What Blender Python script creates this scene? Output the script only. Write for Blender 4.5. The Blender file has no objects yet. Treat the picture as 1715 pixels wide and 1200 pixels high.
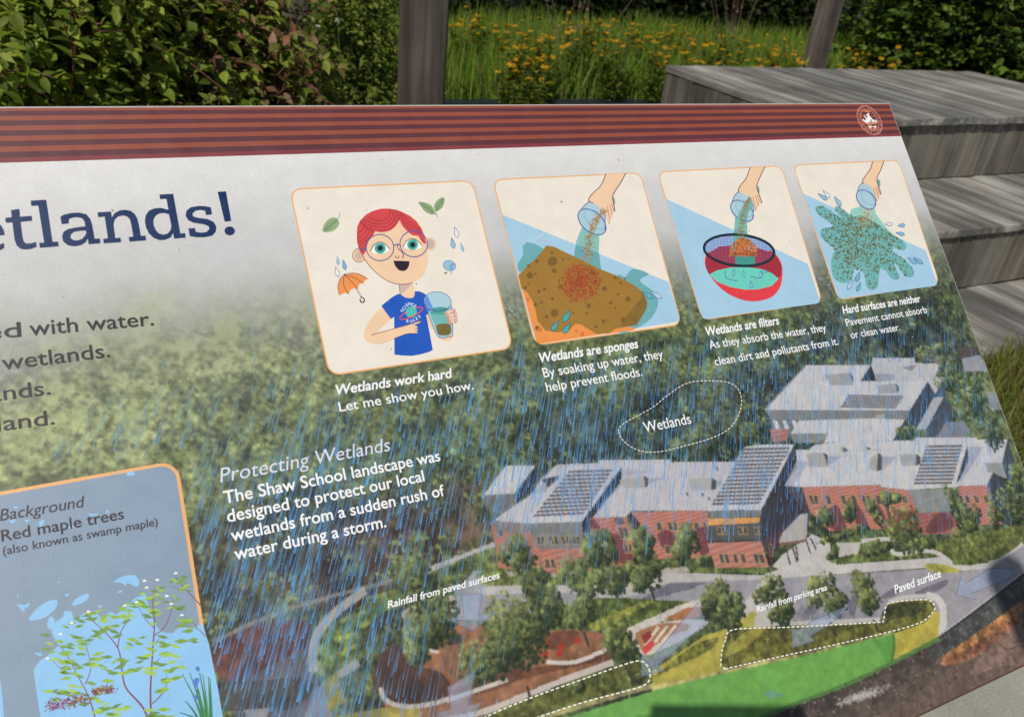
import bpy, bmesh, math, random
import numpy as np
from mathutils import Vector, Matrix
from mathutils.geometry import tessellate_polygon

random.seed(7); rng = np.random.default_rng(11)
SC = bpy.context.scene; COL = SC.collection
R = math.radians

# ------------------------------------------------------------------ camera
F_PX = 1333.637
CAM = Vector((-0.12381901, -0.61077476, 1.34715635))
AX = np.array([[0.89661561, -0.13783215, 0.420812], [-0.43199092, -0.4810526, 0.76287105], [0.09728455, -0.86578906, -0.49086151]])
cd = bpy.data.cameras.new('camera'); cam = bpy.data.objects.new('camera', cd); COL.objects.link(cam)
m = Matrix.Identity(4)
for i in range(3):
    m[i][0] = AX[i, 0]; m[i][1] = -AX[i, 1]; m[i][2] = -AX[i, 2]; m[i][3] = CAM[i]
cam.matrix_world = m
cd.sensor_width = 36; cd.lens = F_PX / 1715 * 36; cd.clip_start = 0.02; cd.clip_end = 500
cd.dof.use_dof = True; cd.dof.focus_distance = 0.72; cd.dof.aperture_fstop = 13
SC.camera = cam
# ------------------------------------------------------------------ light
SUN = Vector((-0.47, -0.42, 0.775)).normalized()
W = bpy.data.worlds.new('World'); SC.world = W; W.use_nodes = True
nt = W.node_tree; bg = nt.nodes['Background']; sky = nt.nodes.new('ShaderNodeTexSky')
sky.sky_type = 'NISHITA'; sky.sun_disc = False
sky.sun_elevation = math.asin(SUN.z); sky.sun_rotation = math.atan2(SUN.x, SUN.y)
nt.links.new(sky.outputs[0], bg.inputs[0]); bg.inputs[1].default_value = 0.05
sd = bpy.data.lights.new('sun', 'SUN'); sd.energy = 3.3; sd.angle = R(0.53); sd.color = (1.0, 0.955, 0.89)
so = bpy.data.objects.new('sun', sd); COL.objects.link(so); so.location = (-3, -3, 6)
so.rotation_euler = SUN.to_track_quat('Z', 'Y').to_euler()
SC.view_settings.view_transform = 'Standard'; SC.view_settings.look = 'None'
SC.view_settings.exposure = 0.0; SC.view_settings.gamma = 1.0
SC.cycles.max_bounces = 6; SC.cycles.transparent_max_bounces = 8

# ------------------------------------------------------------------ helpers
def lin(c):
    c = np.asarray(c, float) / 255.0
    return np.where(c <= 0.04045, c / 12.92, ((c + 0.055) / 1.055) ** 2.4)

def tag(o, label=None, cat=None, group=None, kind=None):
    if label: o['label'] = label
    if cat: o['category'] = cat
    if group: o['group'] = group
    if kind: o['kind'] = kind
    return o

def thing(name, label, cat, loc=(0, 0, 0), group=None, rz=0):
    o = bpy.data.objects.new(name, None); COL.objects.link(o); o.empty_display_size = 0.1
    o.location = loc; o.rotation_euler = (0, 0, rz)
    return tag(o, label, cat, group)

def mesh_obj(name, verts, faces, mat, parent=None, cols=None, smooth=False, loc=None):
    me = bpy.data.meshes.new(name)
    me.from_pydata([tuple(v) for v in verts], [], [tuple(f) for f in faces])
    if cols is not None:                       # per-vertex colours
        at = me.color_attributes.new('Col', 'FLOAT_COLOR', 'POINT')
        c4 = np.ones((len(verts), 4), np.float32); c4[:, :3] = cols
        at.data.foreach_set('color', c4.ravel())
    if smooth: me.polygons.foreach_set('use_smooth', [True] * len(me.polygons))
    me.materials.append(mat); me.update()
    o = bpy.data.objects.new(name, me); COL.objects.link(o)
    if parent: o.parent = parent
    if loc is not None: o.location = loc
    return o

def np_mesh(name, V, Fq, mat, parent=None, cols=None, smooth=False):
    """V (n,3), Fq (m,k) with k fixed - fast path"""
    V = np.asarray(V, np.float32); Fq = np.asarray(Fq, np.int32); k = Fq.shape[1]
    me = bpy.data.meshes.new(name)
    me.vertices.add(len(V)); me.vertices.foreach_set('co', V.ravel())
    me.loops.add(Fq.size); me.loops.foreach_set('vertex_index', Fq.ravel())
    me.polygons.add(len(Fq))
    me.polygons.foreach_set('loop_start', np.arange(0, Fq.size, k, dtype=np.int32))
    if smooth: me.polygons.foreach_set('use_smooth', np.ones(len(Fq), bool))
    if cols is not None:
        at = me.color_attributes.new('Col', 'FLOAT_COLOR', 'POINT')
        c4 = np.ones((len(V), 4), np.float32); c4[:, :3] = cols
        at.data.foreach_set('color', c4.ravel())
    me.materials.append(mat); me.update(calc_edges=True); me.validate()
    o = bpy.data.objects.new(name, me); COL.objects.link(o)
    if parent: o.parent = parent
    return o

def copy_tree(o, parent=None):
    c = o.copy(); COL.objects.link(c)
    if parent: c.parent = parent
    for ch in list(o.children): copy_tree(ch, c)
    return c

class NT:
    def __init__(s, name):
        s.m = bpy.data.materials.new(name); s.m.use_nodes = True; s.t = s.m.node_tree
        s.p = s.t.nodes['Principled BSDF']; s.out = s.t.nodes['Material Output']
    def n(s, ty, **kw):
        x = s.t.nodes.new('ShaderNode' + ty)
        for k, v in kw.items():
            if k.startswith('i_'): x.inputs[k[2:].replace('_', ' ')].default_value = v
            else: setattr(x, k, v)
        return x
    def l(s, a, b): s.t.links.new(a, b)
    def ramp(s, fac, stops):
        r = s.n('ValToRGB'); e = r.color_ramp.elements
        while len(e) < len(stops): e.new(0.5)
        for el, (p, c) in zip(e, stops):
            el.position = p; el.color = tuple(c) + (1,) if len(c) == 3 else c
        s.l(fac, r.inputs[0]); return r
    def bump(s, h, strength, dist):
        b = s.n('Bump'); b.inputs['Strength'].default_value = strength; b.inputs['Distance'].default_value = dist
        s.l(h, b.inputs['Height']); s.l(b.outputs[0], s.p.inputs['Normal']); return b

def mat_plain(name, rgb, rough=0.6, metal=0.0, noise=0.15, scale=40.0, bump=0.0):
    t = NT(name); tc = t.n('TexCoord'); nz = t.n('TexNoise'); nz.inputs['Scale'].default_value = scale; nz.inputs['Detail'].default_value = 6
    t.l(tc.outputs['Object'], nz.inputs['Vector'])
    c = np.array(rgb, float)
    r = t.ramp(nz.outputs[0], [(0.3, c * (1 - noise)), (0.7, np.minimum(c * (1 + noise), 1))])
    t.l(r.outputs[0], t.p.inputs['Base Color']); t.p.inputs['Roughness'].default_value = rough; t.p.inputs['Metallic'].default_value = metal
    if bump: t.bump(nz.outputs[0], bump, 0.01)
    return t.m

def mat_ink(name, rough=0.44, grain=0.06, bump=0.12):
    """printed laminate: ink colour from the print, fine paper grain, orange-peel gloss"""
    t = NT(name); a = t.n('VertexColor'); a.layer_name = 'Col'
    tc = t.n('TexCoord'); nz = t.n('TexNoise'); nz.inputs['Scale'].default_value = 1500; nz.inputs['Detail'].default_value = 2
    g = t.n('NewGeometry'); t.l(g.outputs['Position'], nz.inputs['Vector'])
    n2 = t.n('TexNoise'); n2.inputs['Scale'].default_value = 60; n2.inputs['Detail'].default_value = 5; t.l(g.outputs['Position'], n2.inputs['Vector'])
    mr = t.n('MapRange'); mr.inputs[1].default_value = 0.25; mr.inputs[2].default_value = 0.75; mr.inputs[3].default_value = 1 - grain; mr.inputs[4].default_value = 1 + grain
    t.l(nz.outputs[0], mr.inputs[0])
    mr2 = t.n('MapRange'); mr2.inputs[1].default_value = 0.3; mr2.inputs[2].default_value = 0.7; mr2.inputs[3].default_value = 0.97; mr2.inputs[4].default_value = 1.03
    t.l(n2.outputs[0], mr2.inputs[0])
    mu = t.n('Math', operation='MULTIPLY'); t.l(mr.outputs[0], mu.inputs[0]); t.l(mr2.outputs[0], mu.inputs[1])
    vm = t.n('VectorMath', operation='SCALE'); t.l(a.outputs[0], vm.inputs[0]); t.l(mu.outputs[0], vm.inputs['Scale'])
    t.l(vm.outputs[0], t.p.inputs['Base Color']); rr = t.n('MapRange'); rr.inputs[1].default_value = .3; rr.inputs[2].default_value = .7; rr.inputs[3].default_value = rough - .07; rr.inputs[4].default_value = rough + .08; t.l(n2.outputs[0], rr.inputs[0]); t.l(rr.outputs[0], t.p.inputs['Roughness'])
    n3 = t.n('TexNoise'); n3.inputs['Scale'].default_value = 900; n3.inputs['Detail'].default_value = 1; t.l(g.outputs['Position'], n3.inputs['Vector'])
    t.bump(n3.outputs[0], bump, 0.0006)
    return t.m

def mat_leaf(name, rough=0.5, trans=0.35, spec=0.35):
    t = NT(name); a = t.n('VertexColor'); a.layer_name = 'Col'
    g = t.n('NewGeometry'); nz = t.n('TexNoise'); nz.inputs['Scale'].default_value = 70; t.l(g.outputs['Position'], nz.inputs['Vector'])
    mr = t.n('MapRange'); mr.inputs[3].default_value = 0.75; mr.inputs[4].default_value = 1.25; t.l(nz.outputs[0], mr.inputs[0])
    vm = t.n('VectorMath', operation='SCALE'); t.l(a.outputs[0], vm.inputs[0]); t.l(mr.outputs[0], vm.inputs['Scale'])
    t.l(vm.outputs[0], t.p.inputs['Base Color']); t.p.inputs['Roughness'].default_value = rough
    t.p.inputs['Specular IOR Level'].default_value = spec
    tr = t.n('BsdfTranslucent'); v2 = t.n('VectorMath', operation='MULTIPLY'); v2.inputs[1].default_value = (1.1, 1.25, 0.5)
    t.l(vm.outputs[0], v2.inputs[0]); t.l(v2.outputs[0], tr.inputs[0])
    mx = t.n('MixShader'); mx.inputs[0].default_value = trans
    t.l(t.p.outputs[0], mx.inputs[1]); t.l(tr.outputs[0], mx.inputs[2]); t.l(mx.outputs[0], t.out.inputs[0])
    return t.m

def mat_wood(name, axis, base=(0.2, 0.185, 0.165), dark=(0.07, 0.065, 0.06), light=(0.42, 0.41, 0.4), board=0.14, seed=0.0, streak=0.5):
    """weathered timber: long grain, cracks, silvered worn streaks, tone per board. axis = grain direction"""
    t = NT(name); g = t.n('NewGeometry'); mp = t.n('Mapping')
    sc = [46, 46, 46]; sc['xyz'.index(axis)] = 3.2
    mp.inputs['Scale'].default_value = sc; mp.inputs['Location'].default_value = (seed, seed * 1.7, seed * .3)
    t.l(g.outputs['Position'], mp.inputs[0])
    n1 = t.n('TexNoise'); n1.inputs['Scale'].default_value = 1.0; n1.inputs['Detail'].default_value = 8; n1.inputs['Roughness'].default_value = 0.65
    t.l(mp.outputs[0], n1.inputs['Vector'])
    n2 = t.n('TexNoise'); n2.inputs['Scale'].default_value = 0.22; n2.inputs['Detail'].default_value = 4; t.l(mp.outputs[0], n2.inputs['Vector'])
    n3 = t.n('TexNoise'); n3.inputs['Scale'].default_value = 3.1; n3.inputs['Detail'].default_value = 6; t.l(g.outputs['Position'], n3.inputs['Vector'])
    oi = t.n('VertexColor'); oi.layer_name = 'Col'
    r = t.ramp(n1.outputs[0], [(0.32, dark), (0.5, base), (0.68, light)])
    r2 = t.ramp(n2.outputs[0], [(0.42, (0.62,) * 3), (0.52, (1.0,) * 3), (0.66, (1.0 + streak,) * 3)])
    r3 = t.ramp(n3.outputs[0], [(0.35, (0.72,) * 3), (0.65, (1.18,) * 3)])
    m1 = t.n('VectorMath', operation='MULTIPLY'); t.l(r.outputs[0], m1.inputs[0]); t.l(r2.outputs[0], m1.inputs[1])
    m2 = t.n('VectorMath', operation='MULTIPLY'); t.l(m1.outputs[0], m2.inputs[0]); t.l(r3.outputs[0], m2.inputs[1])
    m3 = t.n('VectorMath', operation='MULTIPLY'); t.l(m2.outputs[0], m3.inputs[0]); t.l(oi.outputs[0], m3.inputs[1])
    t.l(m3.outputs[0], t.p.inputs['Base Color']); t.p.inputs['Roughness'].default_value = 0.7
    t.bump(n1.outputs[0], 0.5, 0.004)
    return t.m

INK = mat_ink('printed_ink')
LEAF = mat_leaf('leaf', rough=.55, spec=.2)
GRASS = mat_leaf('grass_blade', rough=0.6, trans=0.4, spec=0.2)

# ================================================================== INTERPRETIVE PANEL
# panel plane: u to the right, v down the 45 degree slope, metres; origin at the first picture card's corner
TILT = R(45); ORG = Vector((0.0, 0.0, 1.14012306))
U0, U1 = -0.52, 0.7035          # left and right edge
V0, VB, V1 = -0.0729, -0.0298, 0.5376   # top edge, lower edge of header band, bottom edge
U_AX = np.array([1.0, 0, 0]); V_AX = np.array([0, -math.cos(TILT), -math.sin(TILT)]); N_AX = np.array([0, -math.sin(TILT), math.cos(TILT)])
_o = np.array(ORG); _c = np.array(CAM)
def T(p):
    """traced photo points -> (u, v) on the panel's plane (rectifies the oblique print)"""
    p = np.atleast_2d(np.asarray(p, float))
    d = np.c_[(p[:, 0] - 857.5) / F_PX, (p[:, 1] - 600) / F_PX, np.ones(len(p))] @ AX.T
    s = ((_o - _c) @ N_AX) / (d @ N_AX)
    X = _c + d * s[:, None] - _o
    return np.c_[X @ U_AX, X @ V_AX]

panel = thing('interpretive_panel', 'large tilted wetlands information panel with a red striped header band', 'sign', (0.09, 0.18, 0))
def on_panel(o, parent=panel):
    """place a part whose local frame is x = u, y = -v, z = out of the panel"""
    if parent is panel:
        o.location = ORG - panel.location; o.rotation_euler = (TILT, 0, 0)
    return o

Z = {'print': 0.0, 'rain': 0.00003, 'band': 0.00002, 'card': 0.00005, 'ink': 0.00030}
class Art:
    """one printed part: filled shapes, strokes and dots stacked a few microns apart"""
    def __init__(s, name, z, parent=panel, mat=INK, step=2e-6, xf=None, label=None):
        s.name, s.z, s.parent, s.mat, s.step = name, z, parent, mat, step
        s.V, s.F, s.C = [], [], []; s.o = (0, 0, 1); s.label = label
    def org(s, x, y, k): s.o = (x, y, k); return s
    def px(s, pts):
        p = np.asarray(pts, float).reshape(-1, 2); return p / s.o[2] + np.array(s.o[:2])
    def _add(s, uv, faces, col):
        b = len(s.V); c = lin(col)
        for a in uv: s.V.append((a[0], -a[1], s.z)); s.C.append(c)
        for f in faces: s.F.append(tuple(b + i for i in f))
    def poly_uv(s, uv, col, holes=None):
        rings = [np.asarray(uv)] + [np.asarray(h) for h in (holes or [])]
        tr = tessellate_polygon([[Vector((a[0], a[1], 0)) for a in r] for r in rings])
        s._add(np.concatenate(rings), tr, col); s.z += s.step
    def poly(s, pts, col, smooth=0, holes=None):
        p = s.px(pts)
        if smooth: p = spline(p, True, smooth)
        hs = [T(spline(s.px(h), True, smooth) if smooth else s.px(h)) for h in (holes or [])]
        s.poly_uv(T(p), col, hs)
    def stroke(s, pts, w, col, closed=False, smooth=6, taper=False):
        p = s.px(pts)
        if smooth and len(p) > 2: p = spline(p, closed, smooth)
        w = w / s.o[2] / 2; n = len(p)
        d = (np.roll(p, -1, 0) - np.roll(p, 1, 0)) if closed else np.gradient(p, axis=0)
        d /= np.maximum(np.linalg.norm(d, axis=1)[:, None], 1e-9); nn = np.c_[-d[:, 1], d[:, 0]]
        ww = np.full(n, w)
        if taper: ww = w * np.clip(np.linspace(1, .25, n), 0, 1)
        L, Rr = T(p + nn * ww[:, None]), T(p - nn * ww[:, None])
        m_ = n if closed else n - 1
        s._add(np.concatenate([L, Rr]), [(i, (i + 1) % n, n + (i + 1) % n, n + i) for i in range(m_)], col)
        if not closed and w * s.o[2] > 2.0:
            for q in (p[0], p[-1]): s._disc(q, w * (1 if not taper else .5), col)
        s.z += s.step
    def _disc(s, q, r, col, k=10):
        a = np.linspace(0, 2 * math.pi, k, endpoint=False)
        s._add(T(np.c_[q[0] + r * np.cos(a), q[1] + r * np.sin(a)]), [tuple(range(k))], col)
    def ell(s, cx, cy, rx, ry, col, rot=0, k=32):
        s.poly(s.epts(cx, cy, rx, ry, rot, k), col)
    def epts(s, cx, cy, rx, ry, rot=0, k=32, a0=0, a1=360):
        a = np.radians(np.linspace(a0, a1, k, endpoint=(a1 - a0 < 360))); c, sn = math.cos(R(rot)), math.sin(R(rot))
        x, y = rx * np.cos(a), ry * np.sin(a)
        return np.c_[cx + x * c - y * sn, cy + x * sn + y * c]
    def ring(s, cx, cy, rx, ry, w, col, rot=0): s.stroke(s.epts(cx, cy, rx, ry, rot), w, col, True, 0)
    def dots(s, P, size, cols, stretch=1.6):
        """P in current trace units; one layer"""
        P = s.px(P)
        for i, q in enumerate(P):
            r = size / s.o[2] * random.uniform(.4, 1.0); a = random.uniform(0, math.pi)
            c, sn = math.cos(a), math.sin(a)
            k = np.array([(-1, -.5), (0, -.8), (1, -.2), (.7, .7), (-.5, .7)]) * (r * stretch * .7, r * .7)
            k = np.c_[k[:, 0] * c - k[:, 1] * sn, k[:, 0] * sn + k[:, 1] * c] + q
            s._add(T(k), [(0, 1, 2, 3, 4)], cols[i % len(cols)])
            s.z += 2e-8
        s.z += s.step
    def drop(s, tip, bot, w, fill, line=None, lw=3):
        tip = np.array(tip, float); bot = np.array(bot, float); d = bot - tip; n = np.array([-d[1], d[0]]) / max(np.linalg.norm(d), 1e-6)
        P = [tip, tip + d * .35 + n * w * .28, tip + d * .72 + n * w * .5, bot + n * w * .12, bot - n * w * .12, tip + d * .72 - n * w * .5, tip + d * .35 - n * w * .28]
        if fill: s.poly(P, fill, 4)
        if line: s.stroke(P, lw, line, True, 4)
    def text(s, body, p0, p1, cap, col, shear=0.0, bold=0.0):
        """a line of lettering on the baseline p0 -> p1 (trace units), cap height cap"""
        V, Fc, _ = glyphs(body, bold); V = V.copy()
        a, b = s.px([p0])[0], s.px([p1])[0]
        (ua, ub) = T([a, b]); h = abs(T([a])[0, 1] - T([a - np.array([0.0, cap / s.o[2]])])[0, 1])
        V[:, 0] += V[:, 1] * shear
        x0, x1 = V[:, 0].min(), V[:, 0].max(); L = np.linalg.norm(ub - ua); e = (ub - ua) / L; up = np.array([e[1], -e[0]])
        uv = ua + ((V[:, 0] - x0) / (x1 - x0) * L)[:, None] * e + (V[:, 1] / CAPH * h)[:, None] * up
        s._add(uv, Fc, col); s.z += s.step
    def letter(s, ch, c, h, rot, col, w=None, bold=.02):
        V, Fc, _ = glyphs(ch, bold); V = V.copy(); V -= (V.min(0) + V.max(0)) / 2
        V *= h / CAPH
        cr, sr = math.cos(R(rot)), math.sin(R(rot))
        q = np.c_[c[0] + V[:, 0] * cr + V[:, 1] * sr, c[1] + V[:, 0] * sr - V[:, 1] * cr]
        s._add(T(s.px(q)), Fc, col); s.z += s.step
    def build(s):
        o = mesh_obj(s.name, s.V, s.F, s.mat, s.parent, np.array(s.C))
        if s.label: o['label'] = s.label
        # printed faces look out of the panel
        bm = bmesh.new(); bm.from_mesh(o.data)
        for f in bm.faces:
            if f.normal.z < 0: f.normal_flip()
        bm.to_mesh(o.data); bm.free()
        return on_panel(o, s.parent)

def spline(p, closed, k):
    p = np.asarray(p, float); n = len(p); out = []
    for i in range(n if closed else n - 1):
        if closed: a, b, c, d = p[(i - 1) % n], p[i], p[(i + 1) % n], p[(i + 2) % n]
        else: a, b, c, d = p[max(i - 1, 0)], p[i], p[i + 1], p[min(i + 2, n - 1)]
        for j in range(k):
            t = j / k
            out.append(.5 * ((2 * b) + (c - a) * t + (2 * a - 5 * b + 4 * c - d) * t * t + (3 * b - a - 3 * c + d) * t ** 3))
    if not closed: out.append(p[-1])
    return np.array(out)

_gl = {}
def glyphs(body, bold=0.0):
    k = (body, bold)
    if k in _gl: return _gl[k]
    cu = bpy.data.curves.new('lettering', 'FONT'); cu.body = body; cu.resolution_u = 4; cu.fill_mode = 'FRONT'; cu.offset = bold
    o = bpy.data.objects.new('lettering', cu); COL.objects.link(o)
    dg = bpy.context.evaluated_depsgraph_get(); dg.update()
    me = o.evaluated_get(dg).to_mesh()
    V = np.zeros(len(me.vertices) * 3); me.vertices.foreach_get('co', V); V = V.reshape(-1, 3)[:, :2]
    Fc = [tuple(p.vertices) for p in me.polygons]
    o.evaluated_get(dg).to_mesh_clear(); bpy.data.objects.remove(o); bpy.data.curves.remove(cu)
    _gl[k] = (V, Fc, None); return _gl[k]
_v, _f, _ = glyphs('H'); CAPH = _v[:, 1].max()

# ---- board, edge and supports
board_mat = mat_plain('board_laminate', (0.50, 0.47, 0.44), 0.5, noise=0.1, scale=200)
def slab(u0, u1, v0, v1, z0, z1, bev=0.0):
    bm = bmesh.new(); bmesh.ops.create_cube(bm, size=1)
    for v in bm.verts:
        v.co = Vector(((u0 + u1) / 2 + v.co.x * (u1 - u0), -(v0 + v1) / 2 + v.co.y * (v1 - v0), (z0 + z1) / 2 + v.co.z * (z1 - z0)))
    if bev: bmesh.ops.bevel(bm, geom=bm.edges[:], offset=bev, segments=2, affect='EDGES')
    return bm
def bm_obj(name, bm, mat, parent=None, smooth=False):
    me = bpy.data.meshes.new(name); bm.to_mesh(me); bm.free(); me.materials.append(mat)
    if smooth: me.polygons.foreach_set('use_smooth', [True] * len(me.polygons))
    o = bpy.data.objects.new(name, me); COL.objects.link(o)
    if parent: o.parent = parent
    return o
on_panel(bm_obj('board', slab(U0, U1, V0, V1, -0.0130, -0.00012), board_mat, panel))
steel = mat_plain('powder_coated_steel', (0.03, 0.032, 0.036), 0.45, 0.0, 0.1, 60)
on_panel(bm_obj('backing_frame', slab(U0 + .05, U1 - .05, V0 + .05, V1 - .05, -0.050, -0.0132, .003), steel, panel))
for x in (-0.30, 0.48):
    bm = bmesh.new(); bmesh.ops.create_cube(bm, size=1)
    for v in bm.verts: v.co = Vector((x - panel.location.x + v.co.x * .076, -0.16 - panel.location.y + v.co.y * .076, (v.co.z + .5) * 0.895))
    bmesh.ops.bevel(bm, geom=bm.edges[:], offset=.006, segments=2, affect='EDGES')
    bm_obj('leg', bm, steel, panel)

# ---- the printed aerial picture: a fine lattice whose vertices carry the ink colours
ug = [U0]
while ug[-1] < -0.245: ug.append(ug[-1] + 0.004)
st = 0.00068
while ug[-1] < U1 - 0.0003:
    ug.append(ug[-1] + st + max(0, ug[-1]) * 0.0006)
ug[-1] = U1 - .0007; ug = np.array(ug)
vg = np.linspace(VB, V1, 742); NU, NV = len(ug), len(vg)
UU, VV = np.meshgrid(ug, vg)                         # (NV, NU)
def vnoise(fu, fv, seed, u=None, v=None):
    u = UU if u is None else u; v = VV if v is None else v
    g = np.random.default_rng(seed).random((256, 256))
    x, y = (u + 3) * fu, (v + 3) * fv
    xi, yi = np.floor(x).astype(int), np.floor(y).astype(int); fx, fy = x - xi, y - yi
    fx, fy = fx * fx * (3 - 2 * fx), fy * fy * (3 - 2 * fy)
    a, b, c, d = g[yi % 256, xi % 256], g[yi % 256, (xi + 1) % 256], g[(yi + 1) % 256, xi % 256], g[(yi + 1) % 256, (xi + 1) % 256]
    return (a * (1 - fx) + b * fx) * (1 - fy) + (c * (1 - fx) + d * fx) * fy
def fbm(f, seed, oct=4, ratio=1.0):
    s = 0; a = 1; t = 0
    for i in range(oct): s = s + a * vnoise(f * 2 ** i, f * ratio * 2 ** i, seed + i); t += a; a *= .55
    return s / t
def sst(a, b, x): t = np.clip((x - a) / (b - a), 0, 1); return t * t * (3 - 2 * t)
def mix(a, b, t): t = np.asarray(t)[..., None]; return a * (1 - t) + b * t
IMG = np.zeros((NV, NU, 3))                          # sRGB 0..255
c_ = lambda *a: np.array(a, float)
n_b, n_m, n_s = fbm(18, 1), fbm(60, 21), fbm(190, 41, 3)
# storm-grey sky fading into forest; the gradient also carries painted-in panel glare
g1 = mix(c_(229, 228, 225), c_(206, 206, 205), sst(-.03, .05, VV)); g1 = mix(g1, c_(174, 176, 173), sst(.04, .13, VV))
leftish = sst(.30, -.2, UU)
dk = mix(c_(46, 54, 38), c_(86, 94, 68), leftish * sst(.42, .1, VV)); md = mix(c_(78, 92, 58), c_(122, 132, 88), leftish * sst(.45, .1, VV))
lt = mix(c_(112, 124, 78), c_(160, 168, 116), leftish * sst(.45, .1, VV))
q = np.clip((n_m * .6 + n_s * .4 - .5) * 2.7 + .5 + (n_b - .5) * 1.6, 0, 1)
forest = mix(mix(dk, md, sst(0, .5, q)), lt, sst(.5, 1, q))
IMG = mix(g1, forest, sst(.045, .185, VV + (n_b - .5) * .07 + (n_m - .5) * .03 + sst(.45, .7, UU) * .01))
# darker, browner woods at lower left; bluish dark woods behind the school
def region(u0, v0, ru, rv, col, amt):
    global IMG
    d = np.sqrt(((UU - u0) / ru) ** 2 + ((VV - v0) / rv) ** 2) + (n_b - .5) * .8
    IMG = mix(IMG, IMG * .35 + np.array(col, float) * (.35 + .6 * q[..., None]), sst(1.1, .55, d) * amt)
def rpx(px, py, ru, rv, col, amt): a = T([(px, py)])[0]; region(a[0], a[1], ru, rv, col, amt)
rpx(470, 960, .10, .06, (62, 52, 46), .9); rpx(640, 930, .12, .04, (75, 52, 46), .8)
rpx(850, 760, .13, .05, (52, 62, 46), .8); rpx(1150, 700, .20, .05, (52, 58, 58), .9); rpx(1450, 600, .2, .05, (56, 62, 66), .9)
rpx(760, 870, .10, .04, (78, 50, 46), .7)

def idx(pmin, pmax):
    i0, i1 = np.searchsorted(ug, pmin[0]), np.searchsorted(ug, pmax[0]); j0, j1 = np.searchsorted(vg, pmin[1]), np.searchsorted(vg, pmax[1])
    return max(i0, 0), min(i1, NU), max(j0, 0), min(j1, NV)
class K:
    """trace frame"""
    def __init__(s, x, y, k): s.o = np.array([x, y], float); s.k = k
    def __call__(s, *a): return np.asarray(a, float).reshape(-1, 2) / s.k + s.o
def fill(pts, col, alpha=1.0, tex=0.10, smooth=0, stripes=None):
    global IMG
    p = np.asarray(pts, float)
    if smooth: p = spline(p, True, smooth)
    w = T(p); i0, i1, j0, j1 = idx(w.min(0), w.max(0))
    if i1 <= i0 or j1 <= j0: return
    X, Y = UU[j0:j1, i0:i1], VV[j0:j1, i0:i1]; ins = np.zeros(X.shape, bool); n = len(w)
    for a in range(n):
        x1, y1 = w[a]; x2, y2 = w[(a + 1) % n]
        if y1 == y2: continue
        c = ((y1 > Y) != (y2 > Y)) & (X < (x2 - x1) * (Y - y1) / (y2 - y1) + x1); ins ^= c
    sub = IMG[j0:j1, i0:i1]; tx = 1 + tex * ((n_s[j0:j1, i0:i1] - .5) * 1.6 + (n_m[j0:j1, i0:i1] - .5))
    c = np.array(col, float) * tx[..., None]
    if stripes:
        ph = np.sin(Y * 2 * math.pi / stripes); c = c * (1 + .07 * np.sign(ph))[..., None]
    sub[ins] = sub[ins] * (1 - alpha) + c[ins] * alpha
def band(pts, w, col, alpha=1.0, tex=.08, smooth=5, k=1.0):
    p = np.asarray(pts, float)
    if smooth and len(p) > 2: p = spline(p, False, smooth)
    d = np.gradient(p, axis=0); d /= np.maximum(np.linalg.norm(d, axis=1)[:, None], 1e-9); nn = np.c_[-d[:, 1], d[:, 0]] * w / 2
    fill(np.concatenate([p + nn, (p - nn)[::-1]]), col, alpha, tex)
def splat(u, v, r, col, a):
    i0, i1, j0, j1 = idx((u - r, v - r), (u + r, v + r))
    if i1 <= i0 or j1 <= j0: return
    d2 = ((ug[i0:i1][None, :] - u) ** 2 + (vg[j0:j1][:, None] - v) ** 2) / (r * r)
    al = np.clip((1 - d2) * 2.2, 0, 1)[..., None] * a
    s = IMG[j0:j1, i0:i1]; s *= (1 - al); s += al * col
def crown(pts, rx, ry, n, dark, light, r=.0022, shadow=True):
    """leafy crown in the printed picture, trace px centre, radii px"""
    cx, cy = pts
    A = T([(cx, cy), (cx + rx, cy), (cx, cy + ry)]); ru = np.linalg.norm(A[1] - A[0]); rv = np.linalg.norm(A[2] - A[0])
    nc = max(4, int(n / 34)); cl_ = []
    for i in range(nc):
        a = random.uniform(0, 6.283); q_ = math.sqrt(random.random()) * .64; cl_.append((math.cos(a) * q_, math.sin(a) * q_, random.uniform(.36, .58), random.uniform(-.13, .13)))
    cl_.sort(key=lambda c: -c[1] * .6 + random.uniform(-.4, .4), reverse=True)
    for x, y, r_, tn in cl_:
        for i in range(int(n / nc) + 1):
            a = random.uniform(0, 6.283); q_ = math.sqrt(random.random()); dx, dy = math.cos(a) * q_, math.sin(a) * q_
            X, Y = x + dx * r_, y + dy * r_
            b = np.clip(.34 + tn - dx * .22 - dy * .34 - Y * .22 - X * .12 + random.uniform(-.24, .24), 0, 1)
            splat(A[0, 0] + X * ru, A[0, 1] + Y * rv, r * random.uniform(.5, 1.2), np.array(dark) * (1 - b) + np.array(light) * b, .85)
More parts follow.
